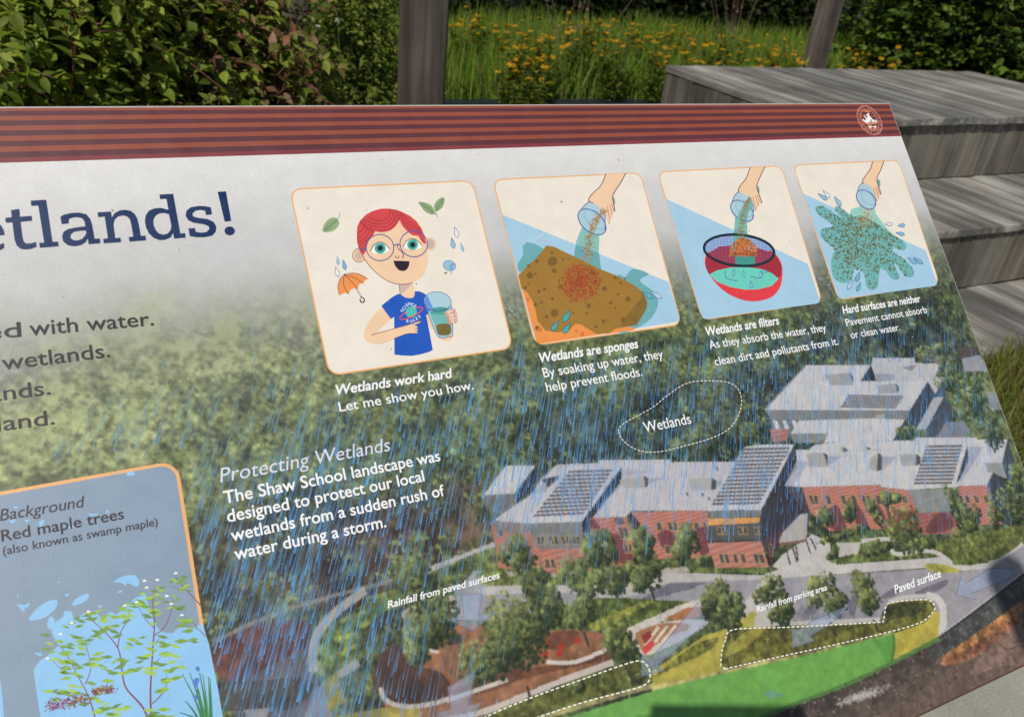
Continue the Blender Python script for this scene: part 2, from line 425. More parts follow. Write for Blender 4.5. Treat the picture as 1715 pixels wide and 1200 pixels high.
# woodland crowns
cnt = 0
for i in range(1500):
    u = random.uniform(-.25, .70); v = random.uniform(.09, .52)
    x = (UU[0] < u).sum() - 1; j = (vg < v).sum() - 1
    lf = float(leftish[j, min(x, NU - 1)]); hz = float(sst(.30, .09, v)) * .7
    if v > .30 + max(0, u - .1) * -.05 and u > .22: continue
    rr = random.uniform(.006, .013)
    tone = random.uniform(-.18, .18)
    dkc, ltc = c_(34, 44, 26) * (1 + tone), c_(140, 152, 86) * (1 + tone)
    if v > .33: dkc, ltc = c_(40, 40, 32), c_(104, 104, 70) * (1 + tone)
    haze = np.array([165, 170, 140.])
    for k2 in range(19):
        a = random.uniform(0, 6.283); q2 = math.sqrt(random.random()) * rr
        b = np.clip(.38 - .5 * math.sin(a) * -1 * q2 / rr * -1 + random.uniform(-.3, .3) + lf * .25, 0, 1)
        cc = dkc * (1 - b) + ltc * b; cc = cc * (1 - hz * (.35 + .45 * lf)) + haze * hz * (.35 + .45 * lf)
        splat(u + math.cos(a) * q2, v + math.sin(a) * q2, random.uniform(.0009, .0021), cc, .70 * float(sst(.08, .17, v)))

A, B, Cc, D, E = K(800, 600, 3.158), K(1215, 580, 3.158), K(350, 900, 3.43), K(800, 900, 3.43), K(1215, 850, 3.428)
# --- lower-left woods, road and paths
fill(Cc(20, 620, 120, 545, 330, 490, 560, 480, 570, 640, 430, 770, 250, 860, 60, 800), (92, 50, 46), .85, .5, 4)
fill(Cc(230, 800, 420, 700, 560, 640, 600, 780, 640, 880, 560, 1040, 200, 1060, 120, 900), (98, 96, 104), .9, .25, 4)
fill(Cc(60, 830, 300, 820, 520, 800, 600, 860, 480, 980, 200, 990, 60, 980), (60, 58, 54), .75, .5, 4)
fill(Cc(200, 985, 350, 975, 330, 1040, 220, 1040), (165, 165, 165), .8)
band(Cc(20, 600, 250, 490, 520, 390, 800, 310, 1000, 262, 1300, 170, 1640, 40), 7, (150, 146, 138), .75)
band(Cc(1150, 225, 1350, 150, 1640, 40), 10, (185, 182, 176), .9)
band(Cc(900, 300, 760, 400, 650, 510, 600, 620, 600, 770), 15, (172, 166, 156), .95)
fill(Cc(1180, 240, 1640, 50, 1700, 110, 1715, 300, 1500, 210, 1300, 280, 1150, 360, 1000, 330), (92, 104, 58), .9, .5, 4)
fill(Cc(1160, 270, 960, 340, 740, 480, 650, 600, 650, 740, 740, 775, 880, 690, 870, 560, 1000, 430, 1120, 390), (98, 112, 54), .95, .5, 4)
for a in ((760, 480, 900, 420), (720, 590, 850, 545), (700, 690, 860, 610), (900, 350, 1130, 290)): band(Cc(*a), 7, (150, 152, 72), .8)
fill(Cc(1590, 160, 1700, 150, 1715, 300, 1620, 260), (150, 150, 70), .9, .2, 4)
# --- roads, plaza, pavements
fill(Cc(1420, 330, 1520, 190, 1600, 190, 1715, 320, 1715, 500, 1560, 470, 1430, 470), (160, 158, 160), 1, .1)
fill(D(-170, 260, 0, 330, 300, 300, 560, 300, 760, 350, 900, 330, 1110, 250, 1700, 240, 1900, 200, 1900, 420, 1560, 420, 1300, 380, 1000, 400, 700, 450, 420, 500, 240, 460, 0, 470), (150, 147, 152), 1, .12)
fill(E(-150, 415, 200, 405, 330, 400, 600, 385, 1140, 350, 1340, 368, 1500, 345, 1720, 200, 1760, 360, 1225, 748, 1200, 560, 900, 600, 90, 610), (152, 148, 153), 1, .12)
fill(E(220, 385, 330, 265, 500, 150, 600, 200, 610, 290, 640, 325, 1140, 290, 1240, 280, 1320, 330, 1500, 315, 1700, 190, 1714, 215, 1520, 345, 1345, 362, 1140, 345, 600, 382, 330, 402, -160, 418, -160, 395), (192, 187, 182), 1, .1)
fill(D(-20, 300, 100, 270, 320, 270, 560, 270, 900, 250, 1060, 205, 1200, 200, 1640, 215, 1640, 240, 1100, 255, 900, 330, 760, 350, 480, 312, 300, 312, 60, 330), (186, 181, 176), .95, .1)
fill(D(900, 370, 1100, 262, 1330, 255, 1200, 300, 1050, 340), (98, 98, 112), .85, .2)
fill(E(90, 600, 150, 490, 230, 400, 320, 405, 300, 500, 400, 640, 150, 690), (190, 184, 178), .95, .1, 3)
fill(E(350, 640, 440, 560, 700, 440, 900, 560, 900, 650, 640, 660), (140, 136, 146), .9, .2)
fill(E(370, 650, 620, 640, 910, 625, 900, 655, 640, 668, 370, 690), (192, 186, 180), .9)
for a in ((700, 560, 760, 480, 740, 620), (880, 520, 1000, 440, 980, 500), (1080, 490, 1260, 410, 1270, 440, 1180, 490), (450, 600, 520, 520, 520, 600)):
    fill(E(*a), (100, 96, 112), .8, .1, 4)
fill(E(1145, 325, 1230, 320, 1350, 360, 1260, 375, 1180, 365), (165, 160, 70), 1, .25, 3)
# --- playground and planting strip
fill(D(-480, 700, -300, 560, -140, 480, 0, 500, 200, 560, 330, 550, 520, 525, 740, 560, 770, 700, 700, 750, 300, 900, 0, 1030, -500, 1060), (138, 94, 66), 1, .35, 3)
fill(D(-560, 660, -420, 620, -380, 720, -200, 780, -160, 900, -330, 960, -480, 960, -600, 850), (74, 52, 44), .95, .4, 4)
fill(D(-150, 880, 120, 770, 390, 735, 620, 700, 760, 640, 770, 690, 600, 730, 300, 800, 0, 900), (92, 56, 42), .8, .3, 3)
fill(D(380, 560, 560, 530, 570, 600, 420, 640), (92, 52, 40), .7, .3, 3)
fill(Cc(1105, 430, 1230, 372, 1400, 330, 1430, 440, 1210, 612, 1160, 560), (190, 176, 160), 1, .3, 2)
fill(Cc(1200, 420, 1290, 375, 1350, 400, 1340, 460, 1230, 520), (150, 122, 88), .9, .3, 4)
for a in ((1140, 500, 1210, 480, 1215, 520, 1170, 530), (1225, 490, 1290, 470, 1290, 490, 1240, 500)): fill(Cc(*a), (205, 62, 54), .9)
fill(Cc(1370, 560, 1440, 550, 1450, 600, 1390, 610), (54, 62, 62), .9, .2, 3)
band(Cc(1170, 590, 1290, 520, 1430, 450), 9, (196, 190, 186))
band(Cc(1260, 645, 1320, 655), 6, (200, 188, 176))
band(Cc(740, 790, 860, 715), 14, (165, 160, 160), .9)
fill(Cc(640, 830, 740, 770, 790, 940, 690, 990), (152, 140, 68), .95, .3)
fill(Cc(620, 850, 660, 850, 690, 985, 740, 1040, 540, 1040), (138, 136, 142), .95)
fill(Cc(800, 1010, 1150, 955, 1200, 970, 1200, 1040, 740, 1040), (165, 152, 70), .9, .3, 2)
band(Cc(985, 860, 1010, 925, 1080, 960, 1200, 965, 1400, 920, 1715, 815), 8, (190, 180, 172))
band(D(395, 712, 560, 712, 740, 640), 7, (208, 198, 188)); band(D(-20, 880, 100, 835), 6, (200, 190, 180))
band(D(-260, 1060, 10, 1005, 260, 910, 560, 790, 780, 715), 10, (196, 184, 174))
for x, y in ((395, 598), (480, 628), (575, 592), (468, 664), (388, 668)): fill(D(x - 16, y - 14, x + 16, y - 14, x + 16, y + 14, x - 16, y + 14), (170, 46, 36), .9, .1, 3)
fill(D(300, 470, 640, 350, 1100, 360, 1220, 370, 1080, 420, 860, 510, 700, 530, 560, 520, 330, 530), (84, 96, 46), 1, .5, 3)
fill(D(640, 500, 820, 420, 960, 365, 1010, 365, 840, 460, 700, 530), (138, 138, 62), .8, .3, 3)
fill(D(860, 520, 1040, 440, 1230, 360, 1330, 365, 1280, 400, 1100, 465, 900, 545), (200, 190, 180), 1, .1, 2)
fill(D(1070, 465, 1200, 400, 1290, 395, 1280, 450, 1160, 475), (158, 104, 66), 1, .2)
fill(D(890, 545, 1080, 480, 1300, 470, 1290, 520, 1000, 670, 920, 640), (198, 188, 180), 1, .15, 2)
fill(D(905, 545, 1060, 490, 1210, 495, 1200, 530, 1110, 560, 960, 650, 930, 610), (160, 110, 78), 1, .2, 2)
for k2 in range(3): band(D(960 + k2 * 50, 620 - k2 * 12, 1040 + k2 * 50, 510 - k2 * 4), 5, (215, 200, 178))
fill(D(940, 560, 990, 530, 1000, 570, 960, 610), (130, 40, 38), .9); fill(D(940, 640, 990, 590, 1020, 600, 1000, 640, 960, 670), (198, 62, 54), .9)
# --- grass slopes and the dashed basins
fill(D(1000, 860, 1010, 760, 1300, 560, 1420, 525, 1560, 440, 1600, 430, 1480, 620, 1400, 760, 1350, 800, 1030, 880), (168, 158, 68), 1, .25)
fill(D(1080, 740, 1240, 620, 1380, 570, 1340, 640, 1180, 720, 1010, 800), (98, 100, 46), .8, .3, 4)
fill(D(20, 1040, 300, 920, 920, 705, 985, 740, 990, 820, 950, 850, 350, 1040), (90, 94, 46), 1, .35)
fill(D(1400, 745, 1395, 690, 1425, 560, 1480, 525, 1720, 510, 1900, 500, 1900, 640, 1715, 690), (92, 92, 42), 1, .3)
fill(D(1440, 640, 1560, 560, 1600, 440, 1560, 430, 1480, 560, 1420, 640), (160, 152, 66), .8, .2, 3)
fill(E(-5, 750, 30, 705, 130, 692, 905, 655, 935, 545, 1165, 525, 1205, 560, 1200, 600, 1140, 660, 960, 710, -5, 925), (100, 98, 44), 1, .3)
fill(E(20, 800, 100, 720, 160, 695, 220, 690, 130, 790, 10, 850), (160, 152, 66), .7, .3, 3)
fill(E(935, 560, 1100, 545, 1160, 545, 1100, 610, 960, 640, 905, 680, 880, 660), (52, 58, 36), .75, .3, 3)
fill(E(450, 700, 700, 665, 820, 660, 700, 700, 480, 730), (66, 70, 36), .6, .3, 3)
band(D(350, 1035, 950, 862, 1030, 860, 1350, 790, 1715, 705), 9, (176, 166, 110), .8, .5); band(E(-5, 945, 480, 835, 950, 728), 7, (172, 164, 96), .7, .4)
fill(E(962, 720, 1140, 660, 1205, 590, 1226, 600, 1228, 748, 955, 890), (180, 166, 66), 1, .2)
band(E(1150, 498, 1215, 520, 1247, 570, 1250, 640, 1240, 745), 12, (200, 195, 188))
band(E(935, 540, 1040, 512, 1160, 502), 7, (195, 188, 182))
# --- bright green field, edge line, soil strata
fill(D(480, 1040, 1030, 872, 1350, 792, 1715, 712, 1715, 1130, 300, 1130), (104, 162, 74), 1, .12)
fill(E(-20, 952, 500, 838, 965, 722, 952, 890, 700, 1010, 450, 1105, 200, 1200, -20, 1260), (104, 162, 72), 1, .12)
fill(E(850, 760, 965, 722, 955, 885, 920, 880), (84, 146, 66), .7, .15)
band(E(962, 722, 968, 790, 955, 880), 5, (70, 112, 52), .9)
fill(E(220, 1060, 260, 1050, 300, 1060, 340, 1070, 260, 1090), (96, 150, 132), .8, .2, 4)
arc = E(1228, 748, 955, 888, 700, 1010, 450, 1105, 150, 1220, -150, 1310); arc_s = spline(arc, False, 6)
soil = np.concatenate([E(1714, 372, 1790, 300, 1800, 1300, -150, 1400), arc_s[::-1]])
fill(soil, (70, 58, 52), 1, .25)
su, sv = UU, VV
# soil tone: dark speckled top, brown below, orange and dusty strata to the right
fill(np.concatenate([E(1240, 850, 1720, 520, 1800, 470, 1800, 1300, 600, 1300, 900, 1100)]), (104, 86, 74), .9, .3, 0)
fill(E(560, 1090, 900, 960, 1240, 860, 1300, 900, 1100, 1060, 800, 1220, 500, 1260, 300, 1260), (80, 68, 60), .8, .4, 3)
fill(E(1225, 748, 1790, 300, 1790, 440, 1640, 580, 1420, 730, 1260, 850, 1150, 850), (72, 73, 70), 1, .5)
fill(E(1250, 850, 1440, 720, 1640, 575, 1700, 540, 1700, 600, 1560, 700, 1400, 800, 1300, 880), (172, 118, 70), .95, .7, 3)
fill(E(1230, 890, 1400, 800, 1560, 690, 1680, 610, 1690, 680, 1560, 760, 1440, 850, 1320, 900), (142, 88, 60), .8, .8, 3)
fill(E(1500, 820, 1714, 640, 1714, 900, 1600, 900, 1400, 960), (142, 112, 98), .6, .4, 3)
band(E(1440, 780, 1500, 770, 1560, 720, 1620, 730), 2, (84, 56, 44), .8); band(E(1560, 770, 1620, 810, 1690, 790, 1720, 800), 2, (84, 60, 50), .8)
band(arc_s, 7, (80, 122, 60), .95)
band(E(1222, 742, 1420, 600, 1714, 376, 1790, 310), 6, (48, 49, 54), 1)
band(E(1222, 735, 1420, 590, 1714, 366, 1790, 300), 2, (206, 202, 198), .9)
ws = T(E(600, 1120, 1230, 850, 1600, 700, 1680, 470))
for i in range(2600):
    a = np.array([random.uniform(350, 1714), random.uniform(380, 1200)]); yy = 748 + (1228 - a[0]) * .46 if a[0] < 1228 else 748 - (a[0] - 1228) * .78
    dep = a[1] - yy
    if dep < 10: continue
    w = T(E(*a))[0]; near = math.exp(-dep / 60)
    if random.random() < .25 + .7 * near: splat(w[0], w[1], random.uniform(.0006, .0013), c_(150, 140, 126) if random.random() < .5 else c_(40, 34, 32), random.uniform(.3, .9))
for i in range(420):
    a = np.array([700 + random.gauss(90, 70), 1085 + random.gauss(-10, 14)]); a[1] -= (a[0] - 790) * .32
    w = T(E(*a))[0]; splat(w[0], w[1], random.uniform(.0005, .0014), c_(186, 180, 172), random.uniform(.15, .7))
# --- lawn and beds by the school
fill(E(1110, 250, 1200, 205, 1350, 150, 1600, 110, 1760, 60, 1714, 180, 1640, 245, 1560, 292, 1400, 330, 1310, 312, 1240, 268), (96, 104, 52), 1, .3, 2)
fill(E(600, 300, 590, 270, 640, 190, 700, 180, 950, 180, 960, 240, 1120, 245, 1225, 275, 1000, 290, 640, 318), (98, 110, 58), 1, .5, 2)
fill(E(630, 200, 780, 195, 760, 260, 640, 285, 660, 230), (186, 180, 172), 1, .1)
band(E(780, 190, 930, 178, 960, 200, 955, 245, 1000, 265, 1150, 245, 1230, 265, 1300, 318), 7, (198, 192, 184))
fill(D(-10, 215, 130, 150, 170, 200, 380, 200, 480, 205, 900, 190, 890, 245, 480, 262, 140, 275, 40, 270), (108, 118, 58), 1, .4, 2)
fill(D(800, 190, 860, 160, 1350, 170, 1680, 160, 1680, 200, 1200, 200, 1060, 205, 900, 235), (92, 104, 54), 1, .5, 2)
fill(D(1040, 175, 1200, 165, 1220, 195, 1060, 208), (176, 168, 156), .9)
fill(D(160, 190, 260, 195, 480, 205, 480, 225, 180, 222), (176, 168, 160), .8)

# --- the school
RF, RS, GW, DK, BR = (199, 196, 196), (186, 184, 185), (122, 122, 118), (44, 46, 56), (166, 82, 60)
def rows(k, bl, tl, tr, br, n, col=(92, 86, 88), thick=.62):
    bl, tl, tr, br = [np.array(a, float) for a in (bl, tl, tr, br)]
    for i in range(n):
        a, b = i / n, (i + thick) / n
        fill(k(*(bl + (tl - bl) * a), *(bl + (tl - bl) * b), *(br + (tr - br) * b), *(br + (tr - br) * a)), col, .95, .15)
def win(k, x0, y0, x1, y1, sk=0, fr=(178, 142, 98)):
    fill(k(x0, y0, x1, y0, x1 + sk, y1, x0 + sk, y1), fr, .9, .05); w = (x1 - x0); h = y1 - y0; nn = max(1, round(w / 24))
    for i in range(nn):
        a = x0 + w * (i + .14) / nn; b = x0 + w * (i + .86) / nn
        fill(k(a, y0 + h * .1, b, y0 + h * .1, b + sk * .85, y1 - h * .12, a + sk * .85, y1 - h * .12), (70, 68, 66), .9, .1)
# upper building group (B)
fill(B(770, 98, 780, 60, 1000, 60, 1005, 85, 1135, 90, 1110, 160, 1150, 160, 1110, 255, 1060, 190, 790, 180), RS, 1, .08)
fill(B(1010, 100, 985, 100, 930, 110, 985, 130), (130, 134, 140)); fill(B(1135, 90, 1150, 150, 1110, 160), (70, 74, 84)); fill(B(1150, 160, 1170, 260, 1130, 280, 1110, 255), (74, 80, 90))
fill(B(210, 335, 430, 98, 770, 98, 715, 182, 1070, 185, 975, 338), RF, 1, .06)
band(B(205, 332, 425, 100), 2.5, (120, 122, 126))
fill(B(715, 182, 770, 98, 800, 180), DK, 1); fill(B(790, 145, 900, 145, 880, 180, 800, 180), (150, 150, 162), .9)
fill(B(210, 335, 975, 338, 965, 382, 240, 388), GW, 1); fill(B(975, 338, 1070, 185, 1112, 255, 1090, 330, 1005, 432, 960, 382), (58, 62, 72), 1)
fill(B(240, 388, 400, 388, 345, 460, 320, 500, 250, 500), (110, 112, 112)); fill(B(235, 435, 335, 435, 325, 500, 250, 505), (168, 112, 98), 1, .1, 0, .004)
for x in (250, 300, 350): fill(B(x, 390, x + 22, 390, x + 38, 436, x + 16, 436), (205, 204, 205))
rows(B, (605, 322), (655, 252), (945, 258), (900, 328), 6, (108, 104, 106), .8)
for a in ((530, 150, 655, 138, 680, 205, 555, 205), (800, 205, 900, 195, 912, 245, 815, 250), (790, 362, 845, 357, 850, 405, 800, 405), (720, 455, 780, 448, 785, 500, 725, 500)):
    fill(B(*a), (158, 157, 154), 1, .06); x, y = a[2], a[3]; fill(B(x, y, x + 20, y + 20, x + 20, a[5] - 15, a[4], a[5]), (72, 72, 76))
fill(B(345, 460, 390, 390, 780, 380, 950, 385, 885, 497, 620, 500, 520, 510, 545, 458), RF, 1, .06)
fill(B(340, 460, 545, 458, 515, 510, 360, 508), (134, 135, 128)); fill(B(885, 497, 950, 385, 1000, 440, 990, 490), (52, 60, 54), .95, .4)
fill(B(1010, 437, 1100, 270, 1155, 265, 1062, 437), (172, 172, 178)); fill(B(1062, 437, 1155, 265, 1215, 340, 1130, 480, 1060, 480), (66, 72, 82), .95)
fill(B(1115, 482, 1165, 400, 1260, 392, 1290, 440, 1260, 485), (128, 128, 138), .95); fill(B(1250, 62, 1345, 42, 1390, 130, 1262, 132), (154, 154, 160), .95)
fill(B(1225, 0, 1325, 0, 1350, 42, 1250, 64), (82, 68, 64), .95, .2); fill(B(1380, 240, 1440, 230, 1500, 330, 1400, 340), (150, 150, 162), .7, .3)
fill(B(1000, 40, 1120, 20, 1130, 88, 1010, 60), (118, 98, 88), .8, .3)
# main roof, right wing
fill(B(305, 737, 380, 640, 372, 545, 440, 545, 470, 520, 620, 500, 1000, 497, 1000, 480, 1330, 480, 1330, 492, 1492, 490, 1462, 612, 1412, 668, 1385, 732, 970, 757, 825, 742, 820, 730, 400, 742), RF, 1, .06)
fill(B(310, 735, 375, 600, 440, 610, 360, 735), (158, 158, 172), .7); fill(B(1235, 728, 1290, 528, 1365, 530, 1240, 728), (160, 160, 176), .8)
for a in ((430, 565, 520, 560, 540, 635, 440, 635), (765, 590, 808, 562, 800, 660, 762, 650), (920, 570, 1010, 568, 1008, 630, 930, 630), (610, 530, 625, 530, 625, 560, 612, 558), (740, 522, 752, 530, 752, 548, 740, 545)):
    fill(B(*a), (166, 164, 158), 1, .06); x, y = a[2], a[3]; fill(B(x, y, x + 20, y + 12, x + 22, a[5] - 10, a[4], a[5]), (78, 78, 82)); fill(B(x + 20, y + 20, x + 100, y + 18, x + 30, a[5] - 8), (158, 158, 172), .8)
rows(B, (995, 728), (1065, 515), (1255, 512), (1198, 725), 11, (98, 92, 94)); fill(B(1200, 727, 1258, 510, 1280, 520, 1222, 727), (202, 200, 202)); fill(B(1220, 727, 1280, 520, 1285, 600, 1240, 700), (58, 60, 70))
fill(B(1350, 612, 1378, 500, 1490, 492, 1464, 614), (196, 194, 198)); fill(B(1374, 615, 1464, 614, 1490, 700, 1412, 668, 1385, 660), (142, 146, 146)); fill(B(1464, 614, 1492, 492, 1530, 600, 1500, 720), (62, 70, 80))
# brick, right wing
fill(B(400, 742, 820, 731, 872, 962, 550, 975, 440, 862), (184, 116, 96), 1, .06, 0, .0032)
fill(B(825, 744, 968, 757, 1015, 872, 880, 880), (182, 114, 95), 1, .06, 0, .0032); fill(B(850, 860, 1015, 870, 1040, 990, 880, 985), (120, 62, 50), 1, .1)
fill(B(970, 758, 1185, 752, 1200, 872, 1012, 882), (136, 136, 132), 1); fill(B(1012, 880, 1200, 870, 1285, 985, 1042, 994), (150, 92, 82), 1, .1, 0, .0038)
fill(B(1230, 736, 1386, 732, 1465, 936, 1290, 945, 1235, 800), (184, 116, 98), 1, .06, 0, .0032); fill(B(1386, 732, 1420, 665, 1492, 720, 1510, 950, 1462, 936), (58, 62, 66), 1, .2)
for x in (438, 522, 604, 658, 716, 788): win(B, x, 782, x + 48 if x in (438, 716) else x + 32, 838, 14)
for x in (930, 1262, 1310, 1362): win(B, x, 785, x + 28, 830, 10)
for a in ((520, 900, 570, 840, 600, 850, 640, 960, 580, 975), (680, 850, 700, 835, 760, 950, 700, 965), (800, 850, 815, 840, 868, 955, 820, 960), (1110, 890, 1180, 885, 1200, 960, 1060, 985)): fill(B(*a), (98, 56, 58), .85, .2, 3)
# left wing roofs (A)
fill(A(30, 722, 150, 565, 306, 567, 196, 713), RF, 1, .06); fill(A(30, 722, 196, 713, 212, 770, 80, 842), (112, 112, 106)); fill(A(196, 713, 306, 567, 332, 620, 212, 770), DK)
fill(A(80, 856, 300, 705, 330, 640, 420, 560, 640, 552, 640, 536, 1036, 533, 1046, 545, 1400, 545, 1226, 780, 1232, 802, 812, 806, 785, 836, 590, 842, 552, 862, 250, 872), (192, 187, 189), 1, .06)
fill(A(340, 640, 430, 620, 430, 632, 360, 690), (60, 60, 68)); fill(A(310, 700, 360, 650, 370, 690, 330, 720), (158, 155, 150))
fill(A(250, 872, 480, 576, 762, 574, 552, 862), (198, 195, 197), 1, .06); rows(A, (292, 836), (490, 584), (722, 578), (560, 822), 12, (96, 88, 92))
fill(A(552, 862, 762, 574, 760, 650, 582, 872), DK); fill(A(590, 835, 760, 660, 790, 640, 640, 790), (150, 148, 160), .8)
for a in ((745, 640, 880, 618, 885, 682, 780, 685), (1115, 635, 1240, 632, 1235, 695, 1130, 698)):
    fill(A(*a), (172, 168, 160), 1, .06); x, y = a[2], a[3]; fill(A(x, y, x + 22, y + 15, x + 20, a[5] - 8, a[4], a[5]), (72, 70, 72)); fill(A(x + 20, y + 15, x + 110, y + 10, x + 20, a[5] - 15), (156, 154, 168), .8)
fill(A(770, 590, 910, 590, 880, 612, 760, 620), (162, 160, 172), .7)
for x, y in ((1100, 705), (1185, 710), (1260, 570), (1215, 730)): fill(A(x, y, x + 10, y + 4, x + 14, y + 22, x + 4, y + 18), (84, 82, 84))
fill(A(1198, 806, 1410, 470, 1480, 455, 1676, 453, 1504, 862 - 60, 1400, 800), (200, 197, 199), 1, .06); rows(A, (1235, 775), (1415, 466), (1660, 460), (1490, 768), 15, (98, 92, 94))
fill(B(188, 865, 368, 520, 378, 600, 312, 735, 350, 765, 440, 870, 440, 965, 290, 1045, 240, 1155, 200, 1020, 210, 980, 195, 930), (52, 47, 54), 1, .15); fill(B(205, 1020, 300, 960, 440, 900, 440, 965, 290, 1045, 240, 1152), (76, 46, 42), .9, .2)
fill(B(345, 738, 405, 742, 445, 862, 440, 905, 360, 800), (66, 56, 60), .9, .2)
# brick, left wing
fill(A(70, 858, 250, 870, 325, 1000, 335, 1135, 110, 1105), (172, 112, 92), 1, .1); fill(A(75, 858, 250, 872, 260, 920, 95, 920), (120, 116, 112), .8)
fill(A(250, 872, 552, 862, 562, 985, 592, 1002, 322, 1004), GW, 1); fill(A(322, 1004, 600, 1002, 605, 1130, 345, 1135), (176, 112, 94), 1, .06, 0, .0042)
for x in (308, 378, 440, 496): win(A, x, 935, x + 44, 985, 8, (176, 150, 104))
win(A, 350, 1055, 410, 1112, 10); win(A, 105, 900, 130, 940, 6); fill(A(552, 862, 582, 872, 640, 1000, 592, 1002, 562, 985), DK, .95)
fill(A(590, 842, 786, 838, 860, 1060, 800, 1095, 700, 1095, 610, 1000), (180, 108, 86), 1, .06, 0, .0032); fill(A(680, 930, 760, 925, 830, 1060, 790, 1095, 710, 1060), (108, 56, 58), .9, .1)
fill(A(720, 842, 768, 840, 780, 872, 735, 878), (84, 84, 84)); win(A, 740, 885, 792, 958, 16); fill(A(590, 850, 620, 850, 650, 900, 600, 900), (104, 40, 40), .8)
fill(A(812, 812, 1212, 802, 1245, 900, 1240, 1052, 930, 1062, 870, 900), (186, 116, 95), 1, .06, 0, .0032); fill(A(790, 832, 812, 814, 874, 890, 835, 905), (66, 36, 36))
for x, w in ((940, 34), (1002, 52), (1142, 26), (1190, 20)): win(A, x, 862, x + w, 912, 8)
for a in ((950, 930, 1010, 905, 1050, 960, 990, 1010), (1150, 920, 1200, 890, 1240, 960, 1210, 1040, 1170, 1020)): fill(A(*a), (104, 54, 58), .85, .1, 3)
win(A, 985, 985, 1020, 1035, 6); win(A, 770, 975, 815, 1030, 10)
# entrance pavilion
fill(A(1210, 806, 1504, 800, 1498, 836, 1238, 842), (116, 118, 112)); fill(A(1214, 846, 1495, 838, 1490, 868, 1220, 882), (216, 154, 84), 1, .2); fill(A(1220, 882, 1490, 868, 1502, 950, 1215, 966), (84, 84, 80))
for x, w in ((1264, 50), (1375, 50), (1462, 40)): win(A, x, 888, x + w, 932, 6)
fill(A(1215, 962, 1502, 950, 1540, 960, 1500, 975, 1215, 980), (66, 64, 62)); fill(A(1215, 975, 1502, 965, 1542, 1102, 1256, 1106), (186, 120, 102), 1, .06, 0, .0050)
for x, w in ((1272, 54), (1345, 26), (1388, 26), (1455, 56)): win(A, x, 1028, x + w, 1086, 14)
fill(A(1496, 838, 1580, 700, 1580, 900, 1502, 950), (52, 50, 56))
fill(B(283, 1036, 300, 985, 392, 888, 436, 880, 428, 1012, 400, 1024), (172, 166, 160), 1, .08); fill(B(283, 1036, 400, 1024, 428, 1012, 430, 1030, 300, 1052), (120, 84, 66))
for a in ((318, 1055, 342, 1150), (352, 1050, 380, 1140), (372, 1050, 384, 1130), (428, 1030, 452, 1095), (450, 1010, 478, 1070)): band(B(*a), 2.4, (70, 64, 62))
win(B, 225, 1040, 250, 1110, 8, (150, 110, 70))
# trees and shrubs in the picture
DG, LG = c_(40, 50, 30), c_(150, 158, 92)
def shadow(k, x, y, rx, ry): fill(k(*Art.epts(None, x, y, rx, ry, -18, 14).ravel()), (58, 60, 52), .45, .2)
for k, lst in ((B, ((520, 880, 42, 75), (655, 880, 40, 75), (775, 880, 42, 75), (885, 820, 52, 60), (935, 965, 100, 110), (1220, 850, 46, 110), (1310, 890, 52, 80), (1425, 890, 44, 85), (1530, 830, 90, 130), (1545, 700, 40, 70), (640, 985, 150, 22), (560, 1110, 30, 16), (800, 1060, 90, 35), (1010, 1060, 110, 30), (1270, 960, 110, 30), (1180, 150, 70, 90), (1290, 260, 60, 110), (1400, 420, 60, 100), (950, 445, 40, 40), (1100, 30, 80, 50))),
               (A, ((210, 1010, 80, 80), (640, 990, 80, 90), (890, 960, 60, 80), (1095, 960, 70, 80), (860, 1110, 110, 60), (1000, 1090, 80, 30), (1180, 1080, 70, 30), (1070, 480, 80, 50), (1200, 420, 90, 70), (1430, 390, 70, 60), (300, 1140, 60, 50))),
               (D, ((200, 540, 160, 220), (390, 350, 110, 150), (300, 250, 80, 90), (220, 110, 90, 100), (570, 220, 90, 120), (720, 250, 130, 120), (700, 60, 90, 110), (970, 200, 90, 110), (950, 60, 70, 90), (1190, 60, 70, 90), (590, 430, 90, 100), (820, 590, 90, 130), (1390, 320, 100, 100), (1460, 430, 70, 90), (-260, 470, 140, 170), (-360, 250, 110, 170), (-330, 610, 90, 110), (60, 690, 170, 130), (560, 860, 60, 30), (900, 800, 60, 30))),
               (E, ((260, 490, 90, 90), (310, 590, 80, 80), (550, 470, 90, 90), (600, 550, 90, 80), (790, 460, 80, 90), (840, 560, 80, 80), (30, 560, 75, 90)))):
    for x, y, rx, ry in lst:
        p = k(x, y)[0]; s_ = 1 / k.k
        n = int(60 + rx * ry * s_ * s_ * .26)
        hb = 0.10 if p[0] > 1350 and p[1] < 800 else 0
        crown(p, rx * s_ * 1.14, ry * s_ * 1.14, int(n * 1.2), DG * (1 - hb) + c_(90, 130, 150) * hb, LG * (1 - hb) + c_(120, 160, 160) * hb, .0019)
for a in ((285, 850, 310, 950), (610, 540, 640, 630), (845, 730, 905, 850), (1000, 290, 1015, 360)): band(D(*a), 4, (56, 48, 40), .9)
for a in ((320, 690, 345, 770), (600, 650, 635, 740), (850, 640, 878, 715), (15, 640, 20, 760)): band(E(*a), 3.5, (56, 50, 42), .9)
